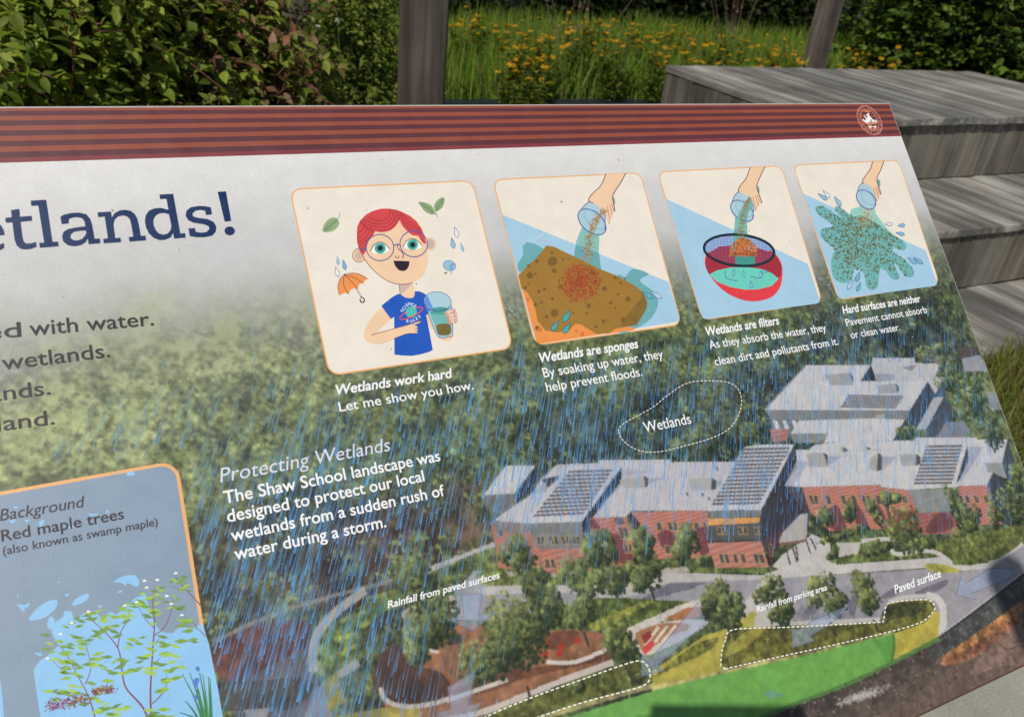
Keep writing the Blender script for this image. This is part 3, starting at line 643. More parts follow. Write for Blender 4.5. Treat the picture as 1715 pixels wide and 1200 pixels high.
# arrows printed translucent over the picture
ARROWS = [Cc(1448, 330, 1568, 320, 1548, 445, 1630, 432, 1515, 535, 1368, 468, 1465, 452), Cc(1530, 760, 1370, 860, 1390, 980, 1305, 1010, 1400, 1120, 1500, 1060, 1570, 938, 1488, 965),
          D(1270, 365, 995, 695, 945, 662, 942, 797, 1070, 757, 1035, 728, 1310, 490), E(710, 560, 510, 640, 425, 700, 378, 688, 388, 800, 512, 760, 482, 738, 640, 640), E(1650, 350, 1520, 345, 1380, 432, 1352, 392, 1326, 500, 1438, 524, 1408, 492, 1640, 400)]
for a in ARROWS: fill(a, (150, 170, 205), .52, .06)
# fine leaf texture wherever the picture is green
green = sst(-2, 22, IMG[..., 1] - IMG[..., 2]) * sst(.07, .17, VV) * (1 - sst(150, 175, IMG[..., 0] * .3 + IMG[..., 1] * .7))
green = green * sst(-10, 0, IMG[..., 1] - IMG[..., 0]) * (1 - sst(24, 38, IMG[..., 1] - IMG[..., 0]))
n_f = fbm(330, 71, 3); IMG = IMG * (1 + green * ((n_f - .5) * .95 + (n_s - .5) * .35))[..., None] - (green * 4)[..., None]
# photographic softness
for _ in range(1):
    Pd = np.pad(IMG, ((1, 1), (1, 1), (0, 0)), 'edge')
    h = Pd[:, :-2] * .12 + Pd[:, 1:-1] * .76 + Pd[:, 2:] * .12; IMG = h[:-2] * .12 + h[1:-1] * .76 + h[2:] * .12
IMG *= (1 + rng.normal(0, .014, (NV, NU)))[..., None]
IMG = np.clip(IMG * .93 + 10, 4, 246)  # lifted blacks put the glare haze on the panel into the ink colours
gv = np.c_[UU.ravel(), -VV.ravel(), np.zeros(UU.size)]
ii = (np.arange(NV - 1)[:, None] * NU + np.arange(NU - 1)[None, :]).ravel()
gf = np.c_[ii, ii + NU, ii + NU + 1, ii + 1]
on_panel(np_mesh('aerial_picture', gv, gf, INK, panel, lin(IMG).reshape(-1, 3)))
def ink_at(u, v):
    i = np.clip(np.searchsorted(ug, u), 0, NU - 1); j = np.clip(np.searchsorted(vg, v), 0, NV - 1); return IMG[j, i]

# ---- rain: slanting blue streaks over the picture
CARDS = [[(484, 316), (792, 301.5), (860, 583.5), (551, 630)], [(824, 300), (1073, 288.5), (1142, 544), (896, 579)], [(1100, 287), (1309, 277), (1378, 506), (1176, 536.5)], [(1327, 276), (1505, 267.5), (1574, 475), (1404, 503)]]
CUV = [T(c) for c in CARDS]; PLANT_TR = T([(297, 770)])[0]
sl = T([(430, 850), (402, 950)]); sdir = sl[1] - sl[0]; sdir /= np.linalg.norm(sdir)
def in_cards(u, v):
    for c in CUV:
        if c[0, 0] - .002 < u < c[1, 0] + .002 and c[0, 1] - .002 < v < c[2, 1] + .004: return True
    return u < PLANT_TR[0] + .002 and v > PLANT_TR[1] - .002
RV, RFc, RC = [], [], []; made = 0; zr = Z['rain']
DENS = [((420, 900), 260, 1.0), ((600, 800), 250, 1.0), ((900, 680), 260, 1.2), ((1150, 640), 230, 2.6), ((1400, 600), 220, 2.9), ((1560, 660), 170, 2.7), ((1300, 760), 200, .9), ((950, 830), 200, .55), ((500, 1080), 240, .8), ((1650, 800), 120, .9), ((230, 740), 150, .35), ((100, 800), 120, .3), ((1250, 1000), 300, .13), ((700, 1100), 200, .35)]
tries = 0
while made < 6200 and tries < 160000:
    tries += 1
    px, py = random.uniform(0, 1715), random.uniform(430, 1190)
    d_ = sum(w * math.exp(-((px - c[0]) ** 2 + (py - c[1]) ** 2) / (2 * (s * .5) ** 2)) for c, s, w in DENS)
    if random.random() > d_ * .5: continue
    u, v = T([(px, py)])[0]
    if not (-.25 < u < U1 - .002 and v < V1 - .03): continue
    L = random.uniform(.008, .030) * (1.15 if u < .25 else .95); wd = random.choice((.0003, .0004, .0005, .0006, .0008, .0011)) * (.85 if u > .2 else 1)
    e = np.array([u, v]) + sdir * L
    if in_cards(u, v) or in_cards(*e) or in_cards(*(np.array([u, v]) + sdir * L * .5)): continue
    if e[0] > U1 - .001 or e[1] > V1 - .002: continue
    vis = random.uniform(.5, 1.0) * min(1, .5 + d_ * .5) * (0.55 if py > 880 and px > 820 else 1)
    nrm = np.array([-sdir[1], sdir[0]]); b = len(RV); blue = c_(92, 166, 234) * random.uniform(.88, 1.05)
    for k2 in range(5):
        t = k2 / 4; p = np.array([u, v]) + sdir * L * t; w = wd * (.35 + .65 * t); cc = ink_at(p[0], p[1]); a = vis * (.15 + .85 * t ** .8)
        cc = lin(cc * (1 - a) + blue * a)
        for s_ in (-.5, .5): pp = p + nrm * w * s_; RV.append((pp[0], -pp[1], zr)); RC.append(cc)
    for k2 in range(4): RFc.append((b + 2 * k2, b + 2 * k2 + 1, b + 2 * k2 + 3, b + 2 * k2 + 2))
    made += 1; zr += 2.5e-9
rain = np_mesh('rain_streaks', RV, RFc, INK, panel, np.array(RC)); rain['kind'] = 'stuff'; on_panel(rain)

# ---- header band with its stripes
hb = Art('header_band', -.00003)
hs = [7.4, 8.3, 8.0, 8.6, 8.2, 9.0, 8.4, 9.4, 8.8, 9.8, 8.0]; tot = sum(hs); acc = 0
for i, h_ in enumerate(hs):
    a, b = V0 + (VB - V0) * acc / tot, V0 + (VB - V0) * (acc + h_) / tot; acc += h_
    col = (150, 78, 60) if i % 2 == 0 else (94, 52, 58)
    if i == 10: col = (134, 62, 66)
    hb._add([(U0, max(a, V0 + .0011)), (U1 - .0007, max(a, V0 + .0011)), (U1 - .0007, b), (U0, b)], [(0, 1, 2, 3)], col)
hb.build()
# round town seal
se = Art('town_seal', Z['band']); se.org(1420, 165, 17.14)
cen = T([(1420 + 625 / 17.14, 165 + 625 / 17.14)])[0]; rad = .0187
def seal_pt(r, a): return np.c_[cen[0] + r * rad * np.cos(np.radians(a)), cen[1] + r * rad * np.sin(np.radians(a)) * 1.0]
def seal_ring(r0, r1, col):
    a = np.linspace(0, 360, 48, endpoint=False); se.poly_uv(seal_pt(r1, a), col, [seal_pt(r0, a)])
PK = (226, 150, 140)
seal_ring(.95, 1.0, PK); seal_ring(.68, .73, (222, 142, 118))
def seal_poly(pts, col): p = np.array(pts, float).reshape(-1, 2); se.poly_uv(np.c_[cen[0] + p[:, 0] * rad, cen[1] + p[:, 1] * rad], col)
for i in range(26):
    a = -160 + i * 320 / 25 - 90 + 0
    if i in (3, 7, 13, 18, 22): continue
    w = 3.6
    pts = np.concatenate([seal_pt(.80, [a - w, a - w + 2.2]), seal_pt(.91, [a - w + 2.2, a - w])]); se.poly_uv(pts, PK)
    pts = np.concatenate([seal_pt(.88 if i % 2 else .80, [a - w + 2, a + w]), seal_pt(.91 if i % 2 else .83, [a + w, a - w + 2])]); se.poly_uv(pts, PK)
for a in range(-64, 65, 16): se.poly_uv(np.concatenate([seal_pt(.79, [90 + a - 3, 90 + a + 2]), seal_pt(.9, [90 + a + 3, 90 + a - 2])]), (206, 128, 116))
seal_poly([-.5, .18, .5, .18, .45, .30, .2, .26, -.1, .33, -.46, .28], (220, 140, 104))
seal_poly([-.64, -.02, -.5, -.10, -.42, .02, -.30, -.05, -.36, -.40, -.27, -.30, -.2, -.1, -.05, -.05, -.1, .14, -.3, .20, -.46, .14], (250, 244, 244))
seal_poly([-.18, -.12, -.06, -.32, -.2, -.36, -.02, -.42, .10, -.5, .20, -.44, .06, -.36, .16, -.22, .34, .0, .56, -.04, .58, .14, .44, .2, .3, .1, .22, .2, .12, .08, -.02, .16], (252, 248, 248))
seal_poly([.0, -.02, .14, -.08, .2, .08, .06, .12], (186, 160, 156)); seal_poly([.36, .06, .46, .04, .48, .14, .38, .14], (150, 120, 124))
seal_poly([-.38, .38, -.1, .36, .1, .42, .36, .36, .4, .44, .2, .6, -.02, .64, -.24, .56], (244, 206, 196)); seal_poly([-.16, .56, .02, .44, .18, .56, .0, .62], (134, 58, 58))
seal_poly([-.2, -.62, .04, -.66, .26, -.58, .2, -.5, .02, -.56, -.14, -.52], (222, 132, 92))
se.build()

# ---- title lettering (slab serif, drawn)
ti = Art('title_lettering', Z['ink']); ti.org(0, 300, 4.083); NV_ = (0, 42, 90)
ti.poly([75, 212, 131, 205, 136, 258, 216, 252, 219, 284, 140, 292, 152, 392, 160, 425, 178, 440, 210, 440, 246, 430, 249, 462, 215, 476, 175, 481, 140, 476, 115, 455, 100, 415, 85, 296, 40, 298, 36, 265, 81, 261], NV_)
ti.poly([210, 148, 315, 142, 358, 430, 396, 427, 400, 459, 272, 469, 268, 437, 302, 434, 262, 180, 214, 183], NV_)
ti.poly([413, 257, 440, 243, 490, 232, 545, 230, 590, 241, 615, 270, 628, 310, 646, 408, 682, 407, 685, 438, 606, 445, 600, 402, 585, 430, 555, 450, 510, 459, 465, 453, 433, 428, 424, 395, 434, 362, 465, 342, 520, 331, 584, 323, 578, 290, 562, 268, 530, 260, 500, 262, 470, 272, 468, 303, 422, 308], NV_, 0,
        [[588, 351, 545, 353, 505, 360, 482, 378, 482, 402, 500, 417, 530, 420, 560, 410, 582, 388, 590, 368]])
ti.poly([667, 228, 758, 222, 764, 262, 785, 232, 820, 214, 860, 211, 895, 218, 922, 240, 938, 270, 948, 310, 962, 389, 994, 387, 998, 418, 885, 427, 880, 397, 912, 393, 898, 315, 888, 275, 868, 255, 840, 248, 805, 256, 782, 278, 775, 310, 787, 405, 823, 401, 827, 431, 709, 438, 706, 409, 738, 405, 716, 256, 671, 260], NV_)
ti.poly([1090, 106, 1183, 101, 1232, 372, 1265, 370, 1268, 400, 1190, 406, 1184, 366, 1165, 398, 1130, 414, 1090, 417, 1050, 402, 1018, 372, 998, 330, 990, 285, 998, 245, 1020, 216, 1055, 201, 1100, 197, 1152, 211, 1138, 134, 1095, 137], NV_, 0,
        [[1155, 240, 1125, 231, 1090, 234, 1062, 250, 1048, 278, 1049, 312, 1062, 345, 1085, 371, 1115, 381, 1148, 372, 1167, 347, 1172, 318]])
ti.poly([1440, 193, 1449, 241, 1407, 245, 1403, 216, 1370, 210, 1335, 216, 1314, 235, 1320, 256, 1350, 265, 1420, 274, 1460, 292, 1478, 325, 1474, 360, 1450, 386, 1400, 397, 1345, 397, 1298, 390, 1288, 338, 1332, 335, 1338, 361, 1375, 367, 1412, 362, 1432, 342, 1425, 320, 1390, 308, 1320, 297, 1285, 280, 1269, 250, 1275, 217, 1305, 193, 1360, 184, 1405, 186], NV_)
ti.poly([1488, 88, 1544, 84, 1580, 286, 1536, 290], NV_); ti.ell(1570, 354, 35, 30, NV_)
ti.poly([30, 382, -90, 393, -82, 425, -60, 450, -25, 455, 26, 438, 28, 470, 0, 485, -45, 490, -95, 478, -130, 445, -146, 395, -142, 345, -115, 305, -70, 288, -25, 295, 5, 315, 25, 350], NV_, 0, [[-100, 360, -28, 352, -36, 332, -55, 322, -80, 328, -95, 342]])
ti.build()
# ---- body lettering
WH, BN = (246, 247, 248), (44, 33, 38)
def block(name, lines, ox=0, oy=0, k=1.0):
    a = Art(name, Z['ink']); a.org(ox, oy, k)
    for ln in lines: a.text(*ln)
    return a.build()
IT, BD, BI = .21, .006, .014
block('introduction_lettering', [('with water.', (50, 562), (258, 544.5), 25, BN, 0, BD), ('ed', (-26, 568.5), (36, 563.5), 25, BN, 0, BD), ('wetlands.', (4, 619.5), (185, 597.5), 25, BN, 0, BD), ('ands.', (-18, 673), (85, 660), 25, BN, 0, BD), ('land.', (-4, 722), (92, 710), 25, BN, 0, BD)])
block('picture_caption', [('Wetlands work hard', (564, 661), (759, 631.5), 16.5, WH, IT, .022), ('Let me show you how.', (569, 689), (793.5, 651.5), 16, WH, 0, .006)])
block('picture_caption', [('Wetlands are sponges', (905, 607), (1070, 582), 16, WH, IT, .022), ('By soaking up water, they', (911, 632), (1111.5, 599), 16, WH, 0, .006), ('help prevent floods.', (916, 656), (1076, 629), 16, WH, 0, .006)])
block('picture_caption', [('Wetlands are filters', (1184, 562), (1306, 542.5), 14.5, WH, IT, .022), ('As they absorb the water, they', (1189, 584), (1384.5, 554), 14, WH, 0, .006), ('clean dirt and pollutants from it.', (1198, 612), (1404.5, 577), 14, WH, 0, .006)])
block('picture_caption', [('Hard surfaces are neither', (1412, 525.5), (1543, 505), 12.6, WH, IT, .022), ('Pavement cannot absorb', (1418, 546), (1553, 523.5), 12.2, WH, 0, .006), ('or clean water.', (1425.7, 566.7), (1508, 553), 12.2, WH, 0, .006)])
block('section_heading', [('Protecting Wetlands', (369, 808), (655, 754), 24.5, (214, 222, 238), .19, 0)])
block('section_lettering', [('The Shaw School landscape was', (376, 843), (738, 771), 21, WH, 0, .012), ('designed to protect our local', (381.5, 874), (711.5, 805), 21, WH, 0, .012), ('wetlands from a sudden rush of', (388, 906), (745.5, 829), 21, WH, 0, .012), ('water during a storm.', (393.7, 937), (647.5, 881.5), 21, WH, 0, .012)])
block('map_lettering', [('Wetlands', (1080, 724), (1158, 708.5), 18, WH, 0, .004)])
block('map_lettering', [('Rainfall from paved surfaces', (649.5, 1018), (837.5, 967), 12.2, WH, IT, .018)])
block('map_lettering', [('Rainfall from parking area', (1267.5, 1024.5), (1385, 987), 10.6, WH, IT, .016)])
block('map_lettering', [('Paved surface', (1499, 993.5), (1577, 965), 14.6, WH, IT, .018)])
# ---- dashed outlines and arrows' outlines
def dashed(pts, w, dash, gap):
    a = Art('dashed_outline', Z['ink'] - .0001); p = spline(np.asarray(pts, float), True, 10)
    p = np.concatenate([p, p[:1]]); L = np.r_[0, np.cumsum(np.linalg.norm(np.diff(p, axis=0), axis=1))]
    s = 0
    while s < L[-1]:
        t = np.linspace(s, min(s + dash, L[-1]), 4); a.stroke(np.c_[np.interp(t, L, p[:, 0]), np.interp(t, L, p[:, 1])], w, (240, 236, 220), False, 0); a.z -= a.step; s += dash + gap
    return a.build()
dashed(A(745, 385, 770, 345, 850, 300, 930, 255, 1010, 190, 1110, 130, 1230, 118, 1340, 132, 1388, 185, 1390, 265, 1340, 360, 1250, 415, 1100, 460, 950, 494, 850, 485, 775, 440), 1.3, 4.2, 2.4)
dashed(np.concatenate([E(0, 752, 12, 715, 50, 697, 130, 691, 400, 682, 660, 668, 880, 655, 905, 648, 912, 610, 922, 560, 950, 543, 1040, 530, 1150, 526, 1190, 545, 1200, 580, 1170, 620, 1110, 660, 950, 708, 600, 790, 300, 855, 0, 922), D(1440, 750, 1405, 742, 1396, 715, 1405, 640)]), 2.0, 5.0, 3.0)
dashed(D(30, 1035, 300, 920, 600, 812, 840, 727, 930, 706, 975, 735, 990, 790, 975, 830, 900, 865, 600, 945, 330, 1035, 100, 1110, -100, 1120), 2.4, 6.0, 3.4)
for a in ARROWS:
    s = Art('flow_arrow', Z['rain'] + .00006); s.stroke(a, .9, (96, 112, 146), True, 0); s.build()

# ---- picture cards
OR, CR, PB, LB = (236, 178, 116), (236, 228, 214), (84, 98, 162), (166, 204, 226)
SK, PU, TE = (240, 204, 168), (112, 52, 78), (86, 184, 168)
def rounded(quad, r, inset):
    q = np.asarray(quad, float); w = np.linalg.norm(q[1] - q[0]); h = np.linalg.norm(q[3] - q[0]); out = []
    for (sx, sy, a0) in ((0, 0, 180), (1, 0, 270), (1, 1, 0), (0, 1, 90)):
        cx = inset + r if not sx else w - inset - r; cy = inset + r if not sy else h - inset - r
        for a in np.radians(np.linspace(a0, a0 + 90, 8)):
            x, y = (cx + r * math.cos(a)) / w, (cy + r * math.sin(a)) / h
            out.append(q[0] * (1 - x) * (1 - y) + q[1] * x * (1 - y) + q[2] * x * y + q[3] * (1 - x) * y)
    return np.array(out)
def clip_uv(pts, c):
    return pts
def card(quad, fillc, r=.0095, edge=.0012, label=None):
    a = Art('picture_card', Z['card'], label=label); a.poly_uv(rounded(quad, r, 0), OR); a.poly_uv(rounded(quad, r - edge, edge), fillc); o = a.build()
    return o
def sub(card_o, name, z): 
    a = Art(name, z, parent=card_o); return a
zc = Z['card'] + 6e-6

# card 1: child with glasses
k1 = card(CUV[0], CR, label='cream card of a red-haired child in round glasses')
f = sub(k1, 'child_figure', zc); h1 = (540, 340, 7.146); h2 = (590, 470, 8.57)
f.org(*h2)
f.poly([1060, 490, 1095, 475, 1140, 590, 1200, 760, 1150, 700, 1090, 610], SK, 3); f.poly([1240, 800, 1440, 770, 1440, 815, 1400, 855, 1350, 865, 1290, 845], SK, 3)
f.poly([670, 55, 870, 40, 890, 110, 897, 190, 870, 250, 820, 260, 750, 245, 690, 200], SK); f.poly([670, 55, 866, 45, 800, 110, 700, 186, 684, 180], (204, 180, 170)); f.stroke([670, 58, 686, 186], 7, PU)
f.poly([410, 395, 330, 470, 240, 590, 178, 705, 168, 785, 195, 860, 270, 900, 350, 905, 450, 890, 600, 830, 600, 690, 355, 757, 430, 660, 560, 540, 480, 440], SK, 3)
f.org(*h1)
f.ell(440, 625, 80, 82, SK); f.ring(440, 625, 80, 82, 7, PU); f.ell(440, 622, 52, 62, (206, 182, 166))
f.ell(1290, 492, 70, 84, SK); f.ell(1290, 490, 46, 62, (202, 178, 168))
f.poly([475, 610, 520, 695, 600, 792, 700, 880, 800, 940, 900, 968, 1000, 970, 1080, 950, 1160, 905, 1220, 840, 1252, 760, 1262, 650, 1250, 500, 1225, 390, 1150, 230, 1000, 130, 800, 100, 600, 200, 480, 400], SK, 3)
f.stroke([470, 600, 520, 695, 600, 792, 700, 880, 800, 940, 900, 969, 1000, 970, 1080, 950], 8, PU)
f.build()
f = sub(k1, 'hair', zc + 5e-5).org(*h1); RD, RL = (212, 72, 74), (126, 36, 50)
f.poly([478, 625, 440, 560, 415, 470, 410, 380, 415, 290, 450, 210, 520, 140, 600, 95, 700, 68, 790, 66, 880, 80, 950, 105, 1040, 150, 1120, 215, 1180, 300, 1220, 390, 1242, 492, 1200, 475, 1165, 420, 1150, 395, 1080, 385, 1020, 345, 960, 280, 918, 200, 905, 235, 870, 285, 820, 325, 760, 345, 700, 350, 630, 338, 600, 400, 555, 450, 535, 500, 525, 560, 500, 610], RD)
for s_ in ([540, 160, 600, 195, 680, 212, 740, 200, 790, 160, 812, 78], [500, 185, 580, 235, 680, 252, 770, 235, 825, 185, 852, 80], [475, 205, 560, 265, 670, 290, 780, 275, 850, 215, 885, 90], [465, 225, 560, 300, 680, 330, 800, 305, 880, 235, 915, 100], [450, 225, 540, 310, 620, 340], [500, 275, 470, 330, 420, 365], [540, 295, 500, 370, 420, 430], [570, 315, 520, 410, 425, 475], [600, 335, 560, 420, 430, 510], [530, 480, 490, 545, 455, 590], [950, 130, 980, 200, 1050, 270, 1190, 345], [960, 125, 1020, 200, 1100, 270, 1180, 312], [940, 150, 970, 230, 1050, 315, 1205, 375], [935, 110, 918, 205], [1160, 410, 1190, 450, 1235, 470]): f.stroke(s_, 6, RL)
f.build()
f = sub(k1, 'face', zc + 11e-5).org(*h1)
f.poly([580, 575, 620, 510, 680, 470, 740, 490, 805, 550, 770, 590, 700, 610, 630, 605], (248, 248, 246), 3); f.ell(690, 542, 68, 66, TE); f.ell(690, 542, 50, 48, (60, 150, 140)); f.ell(692, 540, 31, 31, (26, 24, 34)); f.stroke([575, 577, 610, 510, 680, 468, 745, 490, 805, 550], 9, (62, 34, 50))
f.poly([968, 520, 1010, 455, 1070, 430, 1130, 450, 1192, 508, 1160, 545, 1090, 560, 1020, 550], (248, 248, 246), 3); f.ell(1078, 498, 66, 64, TE); f.ell(1078, 498, 48, 46, (60, 150, 140)); f.ell(1080, 500, 30, 30, (26, 24, 34)); f.stroke([966, 522, 1005, 455, 1070, 428, 1132, 450, 1192, 508], 9, (62, 34, 50))
f.stroke([898, 500, 905, 540, 945, 580, 970, 620, 955, 655], 10, PU); f.stroke([868, 630, 880, 652, 905, 655, 918, 632], 8, PU)
f.poly([848, 690, 940, 692, 1042, 697, 1035, 750, 1005, 800, 960, 815, 910, 800, 870, 755], (46, 26, 44), 0); f.build()
f = sub(k1, 'glasses', zc + 16e-5).org(*h1); GB = (70, 96, 168)
f.ring(688, 533, 166, 157, 11, GB, 8); f.ring(1092, 490, 165, 154, 11, GB, 8); f.stroke([850, 517, 880, 496, 910, 496, 935, 512], 11, GB); f.stroke([430, 538, 520, 556], 12, GB); f.build()
f = sub(k1, 'shirt', zc + 5e-5).org(*h2); SB = (30, 88, 188)
f.poly([685, 185, 720, 215, 760, 240, 820, 252, 875, 242, 893, 205, 897, 150, 960, 152, 1020, 175, 1062, 207, 1075, 330, 1090, 478, 1058, 490, 1085, 620, 1155, 990, 1100, 1022, 980, 1055, 850, 1078, 720, 1072, 605, 1058, 600, 520, 552, 547, 480, 450, 415, 362, 500, 290, 580, 230, 640, 197], SB)
f.ring(845, 467, 178, 48, 17, (214, 80, 84), -25); f.ell(845, 450, 83, 83, (84, 190, 172)); f.stroke(f.epts(845, 467, 178, 48, -25, 20, -10, 172), 17, (214, 80, 84), False, 0)
for ch, x, y, r_ in (('S', 712, 432, -70), ('C', 737, 398, -52), ('I', 760, 370, -40), ('E', 786, 346, -28), ('N', 825, 330, -5), ('C', 868, 344, 18), ('E', 902, 366, 32), ('R', 795, 580, 8), ('U', 845, 578, -3), ('L', 888, 562, -18), ('E', 925, 542, -28), ('S', 962, 512, -40)): f.letter(ch, (x, y), 40, r_, (226, 236, 246))
f.build()
f = sub(k1, 'pointing_arm', zc + 13e-5).org(*h2)
f.poly([300, 760, 600, 688, 800, 632, 965, 574, 986, 584, 970, 602, 885, 638, 920, 645, 938, 664, 928, 678, 892, 684, 932, 690, 942, 706, 930, 718, 895, 722, 930, 732, 934, 748, 915, 757, 860, 754, 770, 764, 700, 790, 600, 828, 450, 892, 330, 905], SK)
f.stroke([282, 775, 440, 732, 600, 687, 800, 632, 968, 575], 9, PU); f.stroke([600, 828, 690, 793, 770, 764, 860, 755, 920, 757], 7, PU); f.stroke([885, 640, 960, 606], 5, PU); f.stroke([880, 632, 925, 648], 5, PU); f.stroke([892, 684, 935, 690], 5, PU); f.stroke([892, 720, 935, 730], 5, PU); f.ell(970, 586, 12, 8, (198, 130, 116), -25); f.build()
f = sub(k1, 'cup', zc + 15e-5).org(*h2)
f.poly([1045, 370, 1418, 340, 1440, 760, 1380, 800, 1290, 818, 1225, 795, 1170, 680, 1100, 500], (166, 204, 214), 0); f.poly([1050, 380, 1062, 220, 1130, 300, 1180, 410, 1120, 430, 1090, 460], (92, 142, 206), 0)
f.poly([1105, 445, 1250, 400, 1400, 445, 1428, 640, 1195, 660], (112, 182, 176)); f.ell(1222, 297, 197, 138, (172, 208, 220), 6); f.poly([1062, 200, 1090, 240, 1170, 415, 1110, 395, 1050, 350, 1026, 290], (98, 148, 212), 0)
f.poly([1120, 410, 1180, 385, 1270, 375, 1350, 385, 1380, 410, 1330, 435, 1250, 442, 1170, 432], (72, 152, 146), 0); f.ell(1255, 452, 138, 34, (84, 162, 156))
f.poly([1200, 650, 1250, 622, 1330, 615, 1400, 630, 1420, 720, 1390, 775, 1300, 785, 1230, 765], (118, 104, 56), 3)
rr_ = [(random.uniform(1215, 1405), random.uniform(635, 770)) for _ in range(90)]; f.dots(rr_, 7, [(146, 120, 58), (92, 84, 50), (134, 92, 48)])
f.ring(1222, 297, 197, 138, 8, PB, 6); f.stroke([1050, 378, 1100, 500, 1170, 680, 1222, 790, 1290, 818, 1380, 800, 1440, 762, 1418, 350], 9, PB, False, 4); f.stroke([1080, 400, 1200, 440, 1330, 425, 1395, 385], 8, (40, 80, 120)); f.build()
f = sub(k1, 'holding_hand', zc + 24e-5).org(*h2)
for a in ((1345, 466, 1455, 425), (1370, 510, 1472, 478), (1385, 560, 1480, 524), (1402, 602, 1482, 574)): f.stroke(list(a), 54, PU, False, 0); f.stroke(list(a), 46, (242, 204, 178), False, 0); f.ell(a[0] - 2, a[1] + 2, 14, 16, (214, 150, 140))
f.build()
f = sub(k1, 'umbrella', zc).org(*h1)
f.stroke([400, 1010, 480, 1125], 6, (90, 96, 120)); f.poly([205, 1105, 185, 1040, 190, 960, 220, 890, 265, 858, 350, 838, 440, 848, 500, 880, 542, 906, 510, 925, 488, 958, 445, 965, 420, 1025, 365, 1022, 330, 1045, 315, 1088, 260, 1075], (240, 150, 82))
for s_ in ([265, 855, 250, 930, 265, 1010, 315, 1088], [265, 855, 340, 930, 420, 1025], [265, 855, 380, 890, 490, 960], [262, 850, 350, 838, 440, 848, 542, 906], [262, 856, 215, 900, 188, 980, 188, 1050, 208, 1106], [258, 845, 276, 864]): f.stroke(s_, 6, (44, 42, 52))
f.org(470, 290, 2.927); f.stroke([368, 565, 392, 606], 2, (90, 96, 120)); f.stroke([394, 606, 398, 612], 6, (20, 20, 30)); f.stroke([389, 618, 393, 630, 404, 633, 411, 624, 406, 612], 6, (22, 22, 32)); f.build()
def leafart(par, pts, rib, n):
    g_ = sub(par, 'leaf_drawing', zc).org(470, 290, 2.927); g_.poly(pts, (148, 174, 124), 3); g_.stroke(rib, 2.2, (58, 90, 120)); 
    p = np.array(pts, float).reshape(-1, 2); r_ = np.array(rib, float).reshape(-1, 2); a, b = r_[0], r_[1]
    for i in range(n):
        t = (i + 1) / (n + 1); m_ = a + (b - a) * t; d = (b - a) / np.linalg.norm(b - a); nn = np.array([-d[1], d[0]]); w = 20 * math.sin(math.pi * min(1, t * .9 + .1)) * .85
        for s_ in (-1, 1): g_.stroke([m_, m_ + nn * w * s_ + d * 9], 1.5, (62, 92, 72))
    return g_.build()
leafart(k1, [207, 287, 214, 250, 240, 222, 268, 218, 287, 238, 280, 264, 252, 285], [210, 285, 276, 228, 286, 214, 291, 194], 8)
leafart(k1, [675, 141, 712, 145, 742, 162, 756, 196, 738, 203, 706, 186, 688, 162], [678, 143, 756, 198, 770, 217], 8)
leafart(k1, [800, 118, 770, 130, 752, 158, 756, 184, 766, 186, 790, 170, 802, 144], [798, 122, 762, 186, 766, 206], 7)
def drops(par, lst, o=(470, 290, 2.927), z=None):
    for tip, bot, w, fl, ln in lst:
        g_ = sub(par, 'raindrop', z or zc).org(*o); g_.drop(tip, bot, w, fl, ln, 2.6); g_.build()
DB = (74, 104, 172)
drops(k1, [((853, 263), (868, 313), 22, (238, 234, 228), DB), ((838, 317), (849, 367), 22, (150, 190, 214), DB), ((881, 335), (896, 385), 18, (150, 194, 204), None), ((277, 403), (284, 450), 20, (158, 194, 200), None), ((306, 424), (317, 472), 20, (120, 176, 220), DB), ((270, 458), (282, 506), 20, (238, 234, 228), DB)])
g_ = sub(k1, 'pebble_drawing', zc).org(470, 290, 2.927); g_.ell(827, 453, 32, 25, (150, 192, 216), 20); g_.ring(827, 453, 32, 25, 2.4, (84, 126, 180), 20)
for r_ in (8, 14, 20): g_.stroke(g_.epts(848, 460, r_, r_ * .9, 10, 12, 100, 290), 2, DB, False, 0)
g_.ell(809, 489, 7, 6, (172, 130, 62)); g_.ell(836, 491, 5, 5, (164, 190, 196)); g_.build()

# cup and arm that pour (used on three cards)
def pour_arm(par, o, arm, hand_lines, cup_c, cup_r, rot, z, tube, base_c):
    g_ = sub(par, 'pouring_cup', z).org(*o)
    g_.poly(tube, (176, 204, 214), 0); g_.ell(base_c[0], base_c[1], base_c[2], base_c[3], (112, 168, 160), base_c[4])
    g_.ell(cup_c[0], cup_c[1], cup_r[0], cup_r[1], (170, 204, 216), rot); g_.ring(cup_c[0], cup_c[1], cup_r[0], cup_r[1], 5, PB, rot); g_.stroke(tube[:8], 4, PB, False, 4); g_.stroke(tube[8:12], 4, PB, False, 4)
    g_.ring(cup_c[0] + cup_r[0] * .18, cup_c[1] - cup_r[1] * .25, cup_r[0] * .78, cup_r[1] * .72, 2, (120, 160, 190), rot); g_.build()
    g_ = sub(par, 'arm_drawing', z + 3e-5).org(*o); g_.poly(arm, SK, 0); 
    for i_, s_ in enumerate(hand_lines): g_.stroke(s_, 4.2 if i_ < 2 else 2.6, PU if i_ < 2 else (170, 104, 104))
    g_.build()
def grains(path, n, spread):
    p = spline(np.array(path, float).reshape(-1, 2), False, 12); out = []
    for i in range(n):
        t = random.random(); q_ = p[int(t * (len(p) - 1))]; s_ = spread[0] + (spread[1] - spread[0]) * t
        out.append((q_[0] + random.gauss(0, s_), q_[1] + random.gauss(0, s_ * .6)))
    return out
def in_poly(pt, P):
    c = False; n = len(P)
    for i in range(n):
        (x1, y1), (x2, y2) = P[i], P[(i + 1) % n]
        if (y1 > pt[1]) != (y2 > pt[1]) and pt[0] < (x2 - x1) * (pt[1] - y1) / (y2 - y1) + x1: c = not c
    return c
